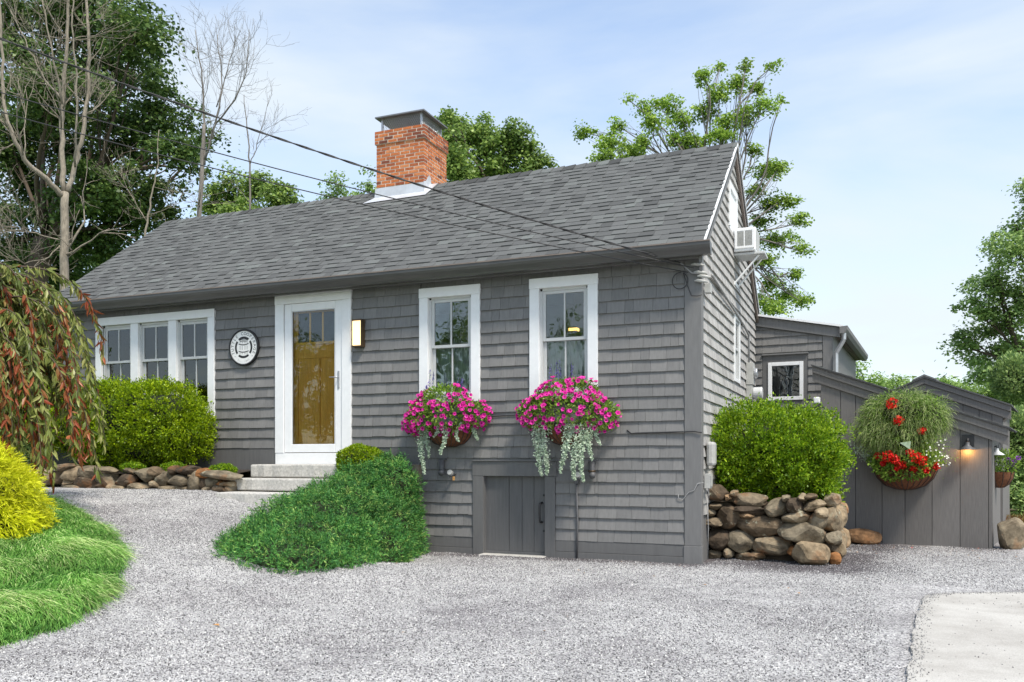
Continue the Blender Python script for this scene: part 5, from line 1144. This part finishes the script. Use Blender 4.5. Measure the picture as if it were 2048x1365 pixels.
# tall basket on the shed
def shed_basket():
    rng = np.random.default_rng(93); b_ = thing('flower_basket', 'tall basket of feathery grass and red geraniums on the shed wall', 'flower basket', sw_(-1.06, -.06, 1.12), R(-10))
    half_basket(b_, .42, .34)
    box('wall_bracket', 'black', b_, -.43, .43, .0, .02, -.03, .0, .002)
    el = [((-.02, -.20, .70), (.46, .26, .30)), ((-.28, -.18, .52), (.30, .24, .30)), ((.26, -.18, .66), (.30, .24, .26)), ((-.02, -.22, .42), (.40, .24, .26))]
    P, Nn = mass_points(rng, el, 4600, .3, 5, .6); Qs = []; rn = []
    D0 = unit(Nn + np.array([0, -.1, .22]) + rng.normal(size=P.shape) * .6); r0 = rng.random(len(P))
    p = P.copy(); d = D0
    for k in range(6):
        d2 = unit(d + np.array([0, -.02, -.34])); q = p + d2 * .033; S = unit(np.cross(d2, rng.normal(size=P.shape))); w0 = .0034 * (1 - k / 6.6)
        Qs.append(np.stack([p - S * w0, p + S * w0, q + S * w0 * .7, q - S * w0 * .7], 1)); rn.append(np.clip(r0 + .08 * k, 0, 1)); p = q; d = d2
    quads('feathery_grass', np.concatenate(Qs), np.concatenate(rn), 'plume', b_)['kind'] = 'stuff'
    core_mesh(el, .74, 'grass_shade_core', b_)  # dark filler, shade inside the grass put into its colour
    Pg, Ng = mass_points(rng, el, 5200, .25, 6, .35); quads('inner_foliage', leaf_quads(Pg, unit(Ng + rng.normal(size=Pg.shape) * .8), unit(Ng + rng.normal(size=Pg.shape) * .8), .05 * rng.uniform(.6, 1.3, len(Pg)), .012, .1), rng.random(len(Pg)), 'basket_leaf', b_)['kind'] = 'stuff'
    def cluster(c, r_, n, mat, nm, size=.02):
        u = unit(rng.normal(size=(n, 3))); P_ = np.array(c) + u * r_ * rng.uniform(.7, 1, (n, 1)); quads(nm, leaf_quads(P_, unit(rng.normal(size=(n, 3)) + u * .4), u, size * rng.uniform(.7, 1.3, n), size, .2, .55), rng.random(n), mat, b_)
    for c, r_ in (((-.10, -.47, .84), .075), ((-.02, -.47, .60), .06), ((.26, -.40, .46), .04), ((-.14, -.50, .12), .075), ((-.06, -.50, .08), .06), ((.20, -.48, .10), .07), ((.27, -.45, .06), .06), ((.03, -.46, .0), .045), ((.41, -.28, -.01), .05), ((.31, -.40, -.07), .035), ((-.30, -.36, .13), .035), ((.12, -.44, .17), .035), ((-.05, -.45, -.04), .035), ((-.22, -.42, .02), .03), ((.16, -.42, -.05), .04)):
        cluster(c, r_, 130, 'geranium', 'geranium_head', .028)
    el2 = [((0, -.22, .06), (.46, .25, .16)), ((0, -.30, -.08), (.34, .18, .12))]
    P, Nn = mass_points(rng, el2, 2600, .3, 6, .4); quads('foliage', leaf_quads(P, unit(Nn + rng.normal(size=P.shape) * .7), unit(Nn + rng.normal(size=P.shape) * .6), .05 * rng.uniform(.6, 1.3, len(P)), .032, .2, .5), rng.random(len(P)), 'basket_leaf', b_)['kind'] = 'stuff'
    for k in range(34):
        c = np.array([.28 + .26 * rng.random(), -.30 - .12 * rng.random(), .34 - .36 * rng.random()]); c[0] += (.34 - c[2]) * .18
        v = [(0, 0, 0)] + [(.014 * math.cos(a) * (1 if i % 2 else .6), .014 * math.sin(a) * (1 if i % 2 else .6), .003) for i, a in enumerate(np.linspace(0, 2 * math.pi, 13)[:-1])]
        MB().add(orient(np.array(v), unit(np.array([.3, -1, .4]) + rng.normal(size=3) * .3), rng) + c, [(0, 1 + i, 1 + (i + 1) % 12) for i in range(12)], float(rng.random())).build('white_flower', 'daisy', b_)
    P = np.array([.40, -.30, .18]) + rng.normal(size=(700, 3)) * np.array([.11, .06, .12]); quads('daisy_leaves', leaf_quads(P, unit(rng.normal(size=P.shape)), unit(rng.normal(size=P.shape)), .025, .010, .1), rng.random(700), 'basket_leaf', b_)['kind'] = 'stuff'
    P = np.array([-.52, -.22, .17]) + rng.normal(size=(260, 3)) * np.array([.07, .05, .05]); P[:, 2] -= (P[:, 0] + .52) * .7; quads('silver_leaves', leaf_quads(P, unit(rng.normal(size=P.shape) + np.array([.4, 0, -.5])), unit(rng.normal(size=P.shape)), .03, .018, .1), rng.random(260), 'silver', b_)
    MB().add([(.0, -.5, .30), (.14, -.5, .32), (.13, -.52, .21), (.06, -.52, .26)], [(0, 3, 1), (3, 2, 1)]).build('broad_leaf', 'silver', b_)
shed_basket()
# small basket round the corner of the shed
def side_basket():
    rng = np.random.default_rng(94); b_ = thing('flower_basket', 'small hanging basket of purple flowers past the right corner of the shed', 'flower basket', sw_(.05, .7, 1.02), R(-10))
    MB().lathe([(.18, 0), (.17, -.08), (.12, -.17), (.05, -.22), (0.005, -.225)], 16).build('liner', 'coco', b_, True)
    mb = MB()
    for k in range(10): a = 2 * math.pi * k / 10; mb.tube([(p * math.cos(a), p * math.sin(a), z) for p, z in ((.183, 0), (.173, -.08), (.122, -.17), (.052, -.22))], .004, 4)
    mb.build('wire_frame', 'black', b_)
    P, Nn = mass_points(rng, [((0.03, 0, .13), (.22, .2, .17))], 1500, .3, 6, .5); quads('foliage', leaf_quads(P, unit(Nn + rng.normal(size=P.shape) * .7), unit(Nn + rng.normal(size=P.shape)), .045, .018, .2), rng.random(len(P)), 'basket_leaf', b_)['kind'] = 'stuff'
    for k in range(9):
        c = np.array([.16 + rng.uniform(-.06, .08), rng.uniform(-.15, .0), .02 + rng.uniform(0, .2)]); u = unit(rng.normal(size=(30, 3)))
        quads('purple_flower', leaf_quads(c + u * .015, u, unit(rng.normal(size=(30, 3))), .025, .02, .2), rng.random(30), 'purple', b_)
    for k in range(3): a = k * 2.1; MB().tube([(.18 * math.cos(a), .18 * math.sin(a), 0), (0, 0, .42)], .003, 4).build('hanger', 'black', b_)
side_basket()
sl_ = thing('side_lamp', 'small white shaded lamp on the right side of the shed', 'lamp', sw_(.03, .45, 1.26), R(-10))
MB().lathe([(.02, .09), (.03, .05), (.10, .0), (.097, -.004), (.03, .04)], 16).build('shade', 'white', sl_, True); MB().tube([(-.06, 0, .10), (0, 0, .12), (0, 0, .08)], .010, 6).build('arm', 'black', sl_, True)

# fallen leaves
for k, (x, y, z, lb, s_) in enumerate(((-3.62, -2.85, .43, 'dry tan leaf lying on the juniper', .07), (1.22, -1.95, .012, 'small brown leaf on the gravel near the concrete pad', .045), (-2.45, -5.1, .02, 'pale brown leaf on the gravel path by the grass', .06), (2.33, 2.75, .015, 'red fallen petals below the shed basket', .06))):
    rng = np.random.default_rng(k); v = np.array([(0, 0, 0), (.35, .28, .12), (.75, .24, .15), (1, 0, .05), (.75, -.24, .12), (.35, -.28, .18), (.5, 0, .02)]) * s_
    o = MB().add(rot2(v, k * 1.3 + .6, 2), [(0, 6, 1), (1, 6, 2), (2, 6, 3), (3, 6, 4), (4, 6, 5), (5, 6, 0)]).build('fallen_leaf', 'dry' if k < 3 else 'geranium'); o.location = (x, y, z); tag(o, lb, 'leaf')

rng = np.random.default_rng(170); lt = MB(); lv_ = np.array([(0, 0, 0), (.4, .25, .12), (1, 0, .05), (.4, -.25, .12)])
for k in range(150):
    if k < 95: x, y = rng.uniform(1.4, 3.6), rng.uniform(1.6, 3.1)
    elif k < 120: x, y = rng.uniform(-3.4, 0), rng.uniform(-.5, -.1)
    else: x, y = rng.uniform(-4, 2), rng.uniform(-5.5, -.3)
    vv = rot2(rot2(lv_ * rng.uniform(.012, .035), rng.uniform(-.5, .5), 0), rng.uniform(0, 6.28), 2); lt.add(vv + np.array([x, y, float(gz(x, y)) + .012]), [(0, 1, 2, 3)], float(rng.random()))
tag(lt.build('leaf_litter', rnd_mat('litter', [(0, (0.16, 0.07, 0.03)), (0.5, (0.34, 0.17, 0.06)), (0.8, (0.42, 0.28, 0.12)), (1, (0.5, 0.06, 0.08))], .8, 30, .2, 0)), 'tiny dry leaves and petals strewn on the gravel', 'leaf litter', kind='stuff')

# ------------------------------------------------------------------ trees
def limb(mb, A, B, r0, r1, rng, bend=.12, n=6, k=6):
    A, B = np.asarray(A, float), np.asarray(B, float); L = np.linalg.norm(B - A); o = rng.normal(size=3) * bend * L * .5; o2 = rng.normal(size=3) * bend * L * .25
    pts = [A + (B - A) * t_ + o * math.sin(t_ * math.pi) + o2 * math.sin(t_ * 2 * math.pi) + np.array([0, 0, .06 * L * math.sin(t_ * math.pi)]) for t_ in np.linspace(0, 1, k)]
    mb.tube(pts, list(np.linspace(r0, r1, k)), n); return pts
def crown(rng, clumps, n_per, leaf, blob, flat=.55, fill=.5):
    """leaves of many small flattened blobs spread through each clump"""
    Ps = []; Ns = []; cents = []
    for (c, r_, dens) in clumps:
        r_ = np.array(r_); vol = (r_[0] * r_[1] * r_[2]) ** (2 / 3.); nb = max(3, int(vol / (blob * blob) * 8 * dens))
        u = unit(rng.normal(size=(nb, 3))) * (rng.random((nb, 1)) ** fill) * r_ ; bc = np.array(c) + u; cents.append(bc)
        bs = blob * rng.uniform(.6, 1.3, nb); idx = np.repeat(np.arange(nb), n_per)
        g = rng.normal(size=(len(idx), 3)) * np.array([.5, .5, .5 * flat]); P = bc[idx] + g * bs[idx][:, None]
        P[:, 2] -= .25 * (g[:, 0] ** 2 + g[:, 1] ** 2) * bs[idx]
        Ps.append(P); Ns.append(unit(np.array([0, 0, .9]) + g * .8 + rng.normal(size=P.shape) * .55))
    P, Nn = np.concatenate(Ps), np.concatenate(Ns)
    D = unit(rng.normal(size=P.shape) * np.array([1, 1, .4]) + np.array([0, 0, -.25]))
    return leaf_quads(P, D, Nn, leaf * rng.uniform(.6, 1.3, len(P)), leaf * .8 * rng.uniform(.6, 1.2, len(P)), .18, .5), np.clip(rng.beta(2, 2, len(P)), 0, 1), cents
def tree(name, label, base, fork, r0, clumps, n_per, leaf, blob, mat, bark, seed, flat=.55, fill=.5, twigs=10, group=None, cat='tree'):
    rng = np.random.default_rng(seed); base = np.array(base, float); t_ = thing(name, label, cat, base, 0, group)
    tr = MB(); fork = np.array(fork) ; limb(tr, np.zeros(3) - np.array([0, 0, .3]), fork - base, r0, r0 * .7, rng, .05, 9, 8); tr.build('trunk', bark, t_, True)
    cl = [(np.array(c) - base, r_, d) for c, r_, d in clumps]; Q, rn, cents = crown(rng, cl, n_per, leaf, blob, flat, fill)
    o = quads('crown', Q, rn, mat, t_); o['kind'] = 'stuff'
    br = MB(); prev = fork - base
    for (c, r_, d), ce in zip(cl, cents):
        pts = limb(br, prev, np.asarray(c) - np.array([0, 0, r_[2] * .3]), r0 * .20, r0 * .06, rng, .12, 6, 7)
        for j in rng.permutation(len(ce))[:twigs]: limb(br, pts[rng.integers(3, 7)], ce[j], r0 * .05, r0 * .015, rng, .15, 5, 5)
    br.build('limbs', bark, t_, True)['kind'] = 'stuff'; return t_
def px_clumps(lst, d, rng, dj=1.0, dens=1.0):
    out_ = []
    for q in lst:
        x, y, rx, ry = q[:4]; dd = d + rng.uniform(-dj, dj); sc = dd / F_PX
        out_.append((at(x, y, dd), (rx * sc, max(rx, ry) * sc * .9, ry * sc), q[4] if len(q) > 4 else dens))
    return out_
rg = np.random.default_rng(100)
def base_at(x, d, z): p = at(x, YH, d); p[2] = z; return p
# big dark maple at the upper left
big_cl = px_clumps([(40, 60, 110, 90), (170, 20, 110, 80), (270, 60, 75, 70), (100, 170, 120, 80), (250, 160, 85, 75), (330, 200, 40, 55, .8), (20, 250, 100, 90), (150, 280, 100, 70), (270, 270, 75, 60), (340, 300, 50, 45, .8), (60, 370, 90, 60), (200, 370, 100, 60), (300, 390, 75, 50, .8), (40, 470, 80, 60), (180, 470, 100, 60), (260, 440, 60, 50, .8), (100, 540, 100, 50), (20, 560, 60, 50), (400, 260, 25, 40, .6), (385, 330, 30, 35, .6)], 25, rg, 2.2, .78)
tree('maple_tree', 'huge dark green maple filling the upper left corner', base_at(90, 25, .8), at(90, 480, 25), .42, big_cl, 150, .125, .50, 'maple', 'bark', 101, .5, .42)
tree('maple_tree', 'mid green maple behind the roof left of the chimney', base_at(505, 30, .5), at(505, 450, 30), .22, px_clumps([(440, 400, 45, 40), (500, 370, 55, 35), (560, 395, 45, 35), (480, 430, 60, 30), (590, 420, 30, 25)], 30, rg, 1.2), 110, .125, .45, 'maple_mid', 'bark', 102)
tree('maple_tree', 'round green maple crown rising behind the chimney', base_at(990, 25, .3), at(990, 420, 25), .25, px_clumps([(905, 270, 38, 45), (960, 270, 45, 40), (1020, 285, 45, 38), (1065, 320, 38, 36), (920, 340, 50, 45), (985, 345, 60, 45), (1050, 370, 50, 35), (1105, 370, 25, 26, .8), (950, 400, 60, 30), (885, 235, 14, 22, .8), (1040, 400, 60, 30)], 25, rg, 1.4), 120, .11, .36, 'maple_mid', 'bark', 103)
for k, (x, d, lb) in enumerate(((672, 38, 'slim pale green tree just left of the chimney'), (738, 36, 'pale green tree touching the left side of the chimney'))):
    tree('slim_tree', lb, base_at(x, d, 0), at(x, 430, d), .12, px_clumps([(x, 360, 12, 24), (x - 12, 395, 22, 22), (x + 14, 390, 22, 22)], d, rg, .5, .8), 40, .14, .4, 'far_leaf', 'bark_gray', 110 + k)
# tall open tree behind the gable
op = [(1255, 195, 12, 10), (1175, 262, 28, 14), (1225, 285, 40, 24), (1262, 305, 34, 20), (1210, 312, 30, 12, .8), (1240, 250, 18, 16, .7), (1285, 285, 18, 26, .7),
      (1290, 215, 14, 18, .7), (1330, 210, 36, 20), (1310, 240, 34, 18), (1365, 240, 30, 28), (1405, 220, 30, 24), (1385, 285, 44, 18), (1445, 270, 36, 16), (1440, 130, 14, 12), (1405, 150, 22, 14, .8), (1490, 130, 10, 16, .8), (1545, 130, 18, 8), (1475, 165, 26, 24), (1510, 175, 24, 16), (1440, 185, 26, 22, .8), (1525, 210, 36, 14), (1490, 235, 34, 18), (1562, 200, 8, 8), (1455, 240, 30, 20), (1345, 275, 24, 18, .8),
      (1505, 300, 18, 14, .8), (1530, 340, 38, 20), (1555, 335, 26, 14), (1510, 380, 22, 18), (1545, 405, 36, 18), (1520, 440, 26, 18), (1580, 400, 22, 14, .8), (1600, 440, 24, 18), (1555, 480, 44, 20), (1605, 500, 22, 16), (1530, 520, 30, 18), (1540, 565, 34, 20), (1575, 590, 40, 16), (1610, 605, 18, 12, .8), (1545, 615, 44, 18), (1590, 550, 20, 12, .7), (1515, 600, 14, 24)]
tree('open_tree', 'tall open light green tree rising behind the gable end', base_at(1440, 21, -.2), at(1440, 480, 21), .17, px_clumps(op, 21, rg, 1.0, .6), 30, .075, .15, 'locust', 'bark_gray', 104, .7, .7, 9)
# trees at the right edge
rt = [(1990, 560, 60, 40), (2040, 500, 60, 50), (1950, 620, 50, 28), (2010, 640, 60, 36), (1930, 680, 44, 24), (1990, 710, 60, 30), (2060, 600, 60, 60), (1960, 745, 40, 22), (2040, 700, 50, 40), (2045, 440, 30, 30, .8), (2000, 500, 30, 24, .7), (2070, 380, 30, 40, .8)]
tree('maple_tree', 'dark green maple cut by the right edge of the view', base_at(2075, 22, -.4), at(2075, 760, 22), .26, px_clumps(rt, 22, rg, 1.2, .62), 90, .095, .32, 'wood_leaf', 'bark', 105, .45, .5)
fr = [(1690, 760, 30, 24), (1740, 765, 40, 18), (1790, 770, 40, 16), (1715, 735, 12, 14)]
tree('far_tree', 'sunlit pale tree tops behind the lean-to roof', base_at(1740, 32, -.4), at(1740, 800, 32), .15, px_clumps(fr, 32, rg, .8), 80, .11, .4, 'far_leaf', 'bark', 106)
for k, (cl_, d, lb, mt) in enumerate((([(1920, 790, 60, 30), (1990, 790, 60, 36), (2060, 800, 60, 50), (1880, 770, 30, 18)], 26, 'bright green tree behind the gabled shed', 'far_leaf'),
                                  ([(2020, 850, 50, 40), (2070, 880, 50, 60), (2010, 920, 40, 40)], 20, 'dense green tree beside the right corner of the shed', 'wood_leaf'),
                                  ([(2040, 960, 50, 40), (2010, 990, 30, 30), (2060, 1020, 50, 40), (2020, 1035, 40, 25)], 17.5, 'low dark green tree behind the purple flower basket', 'wood_leaf'))):
    tree('garden_tree', lb, base_at(cl_[1][0], d, -.3), at(cl_[1][0], cl_[1][1] + 30, d), .12, px_clumps(cl_, d, rg, .8, 1.3), 90, .085, .32, mt, 'bark', 107 + k)
shrub('russet_shrub', 'low reddish brown shrub past the shed corner', 'shrub', [(tuple(at(2030, 1062, 14.5)), (.45, .4, .22)), (tuple(at(2080, 1058, 14.5)), (.45, .4, .24))], 5000, .07, .012, 'russet', 120, .8, .2, 4, .5, .7)
tag(shrub('fern_shrub', 'tall loose green shrub at the right edge beyond the shed', 'shrub', [(tuple(at(2035, 760, 18)), (.5, .5, .5)), (tuple(at(2040, 880, 16)), (.4, .4, .55))], 9000, .09, .04, 'wood_leaf', 121, .3, .3, 3, .5, .6))
for k, (x, y, d, lb) in enumerate(((40, 720, 15, 'dark leafy bush behind the weeping tree at the left edge'), (-60, 760, 13.5, 'dark leafy bush cut by the left edge of the view'))):
    shrub('garden_bush', lb, 'bush', [(tuple(at(x, y, d)), (.9, .8, 1.1)), (tuple(at(x - 60, y + 40, d)), (.9, .8, .9)), (tuple(at(x, y + 120, d)), (.9, .8, .8))], 16000, .07, .04, 'wood_leaf', 122 + k, .3, .3, 2.4, .4, .7)
# dark belt of woodland far behind, seen only as one mass between the nearer trees
def belt():
    rng = np.random.default_rng(130); cl = []
    for k in range(46):
        x = -250 + k * 58; d = 42 + rng.uniform(-3, 3)
        if 560 < x < 1900: yy, ry = 800, 40
        elif x < 560: yy, ry = 600 + rng.uniform(-30, 30), 120
        else: yy, ry = 860 + rng.uniform(-20, 20), 90
        sc = d / F_PX; cl.append((at(x, yy, d), (60 * sc, 1.5, ry * sc), .8))
        cl.append((at(x, yy + ry, d), (60 * sc, 1.5, ry * sc), .8))
    Q, rn, _ = crown(rng, cl, 26, .34, 1.1); tag(quads('far_wood', Q, rn, 'maple'), 'far belt of dark woodland behind the house', 'woodland', kind='stuff')
belt()

# bare trees
def bare_tree(name, label, base, stems, bark, seed, twig_n, depth_, tl=(.5, 1.4), lev=2, thin=.7):
    rng = np.random.default_rng(seed); base = np.array(base, float); t_ = thing(name, label, 'tree', base, 0, 'bare trees left of the roof'); tw = MB(); first = True
    def twig(p, d, L, r_, lv):
        pts = [p]; n = 5; dd = d.copy()
        for k in range(n):
            dd = unit(dd + rng.normal(size=3) * .16 + np.array([0, 0, .09])); pts.append(pts[-1] + dd * L / n)
        tw.tube(pts, list(np.linspace(r_, max(r_ * .25, .0022), n + 1)), 4)
        if lv > 0:
            for k in range(rng.integers(2, 5)):
                j = rng.integers(1, n); nd = unit(unit(pts[j + 1] - pts[j]) + rng.normal(size=3) * .65 + np.array([0, 0, .15])); twig(pts[j], nd, L * rng.uniform(.4, .7), r_ * .5, lv - 1)
    for (pl_, r0, r1) in stems:
        pts = []; dd = depth_
        for k, (x, y, *dz) in enumerate(pl_): pts.append(at(x, y, depth_ + (dz[0] if dz else 0)) - base)
        r0, r1 = r0 * thin, r1 * thin
        fine = []
        for a, b_ in zip(pts, pts[1:]):
            for t2 in np.linspace(0, 1, 5)[:-1]: fine.append(a + (b_ - a) * t2 + rng.normal(size=3) * .012)
        fine.append(pts[-1]); rad = np.linspace(r0, r1, len(fine))
        MB().tube(fine, list(rad), 8).build('trunk' if first else 'limb', bark, t_, True)
        m_ = twig_n if not first else max(2, twig_n // 4)
        for k in range(m_):
            j = rng.integers(int(len(fine) * .25), len(fine) - 1); tg = unit(fine[j + 1] - fine[j]); nd = unit(tg * .8 + rng.normal(size=3) * .6); twig(fine[j], nd, rng.uniform(*tl), max(rad[j] * .38, .006), lev)
        first = False
    tw.build('twigs', bark, t_, True)['kind'] = 'stuff'
D1 = 16.5
bare_tree('bare_tree', 'pale leafless forked tree left of the house', base_at(132, D1, .7),
          [([(132, 840), (130, 600), (128, 480), (130, 385)], .13, .10),
           ([(128, 395), (95, 360, -.3), (55, 325, -.6), (30, 285, -.8), (10, 230, -.9), (4, 120, -.9), (0, -30, -1)], .075, .03),
           ([(128, 385), (124, 300, .1), (124, 220, .2), (131, 130, .2), (136, 40, .2), (138, -60, .2)], .075, .03),
           ([(134, 385), (152, 330, .2), (166, 270, .2), (176, 190, .3), (180, 90, .3), (172, 0, .3), (165, -60, .3)], .07, .03),
           ([(150, 335), (152, 260, -.3), (153, 150, -.4), (143, 50, -.5), (150, -40, -.5)], .03, .015),
           ([(124, 200), (90, 160, .3), (60, 100, .3), (20, 20, .4)], .028, .012), ([(118, 480), (80, 470, -.4), (40, 455, -.6), (0, 450, -.8)], .022, .008), ([(122, 490), (90, 520, -.3), (50, 525, -.4), (10, 520, -.6)], .018, .006),
           ([(126, 210), (105, 120, -.3), (90, 30, -.4), (80, -40, -.4)], .03, .014)], 'bark_pale', 140, 12, D1, (.5, 1.5))
D2 = 21
bare_tree('bare_tree', 'thin leafless grey tree rising behind the left roof slope', base_at(400, D2, .5),
          [([(398, 700), (398, 440), (405, 330), (408, 250)], .10, .06), ([(408, 330), (408, 220, .2), (402, 140, .2), (390, 60, .3)], .045, .012), ([(410, 320), (430, 250, -.2), (445, 180, -.3), (435, 70, -.3)], .04, .012),
           ([(430, 250), (470, 200, -.4), (492, 150, -.5), (498, 60, -.5)], .03, .010), ([(432, 215, .2), (455, 140, .2), (470, 70, .3)], .022, .008)], 'bark_gray', 141, 11, D2, (.5, 1.5))
bare_tree('bare_tree', 'slender bare sapling between the maple and the chimney', base_at(500, 22, .5), [([(500, 640), (500, 430), (499, 330), (494, 260), (488, 190)], .05, .012), ([(499, 330), (515, 290), (540, 190)], .02, .006)], 'bark_gray', 142, 7, 22, (.4, 1.2))
bare_tree('bare_tree', 'short bare dead tree at the left end of the ridge', base_at(290, 19, .7), [([(290, 640), (292, 460), (300, 400), (312, 350), (318, 260)], .06, .014), ([(296, 430), (330, 420), (372, 400)], .02, .006), ([(292, 440), (262, 390), (240, 330)], .02, .006)], 'bark_pale', 143, 7, 19, (.5, 1.3), thin=.5)

# trees on the street side; the window glass mirrors them
for k, (x, y, s_, lb) in enumerate(((-7.0, -27, 4.6, 'street side tree mirrored in the sash windows'), (-15.0, -24, 4.8, 'street side tree mirrored in the door glass'), (-24.0, -25, 5.0, 'street side tree mirrored in the triple window'))):
    rng = np.random.default_rng(150 + k); cl = [((x + rng.uniform(-s_, s_) * .7, y + rng.uniform(-2, 2), 4.5 + rng.uniform(-1.5, 3.2)), (1.5, 1.5, 1.1), .55) for _ in range(10)]
    tree('street_tree', lb, (x, y, 0), (x, y, 3.2), .25, cl, 22, .26, .8, 'maple_mid', 'bark', 160 + k)
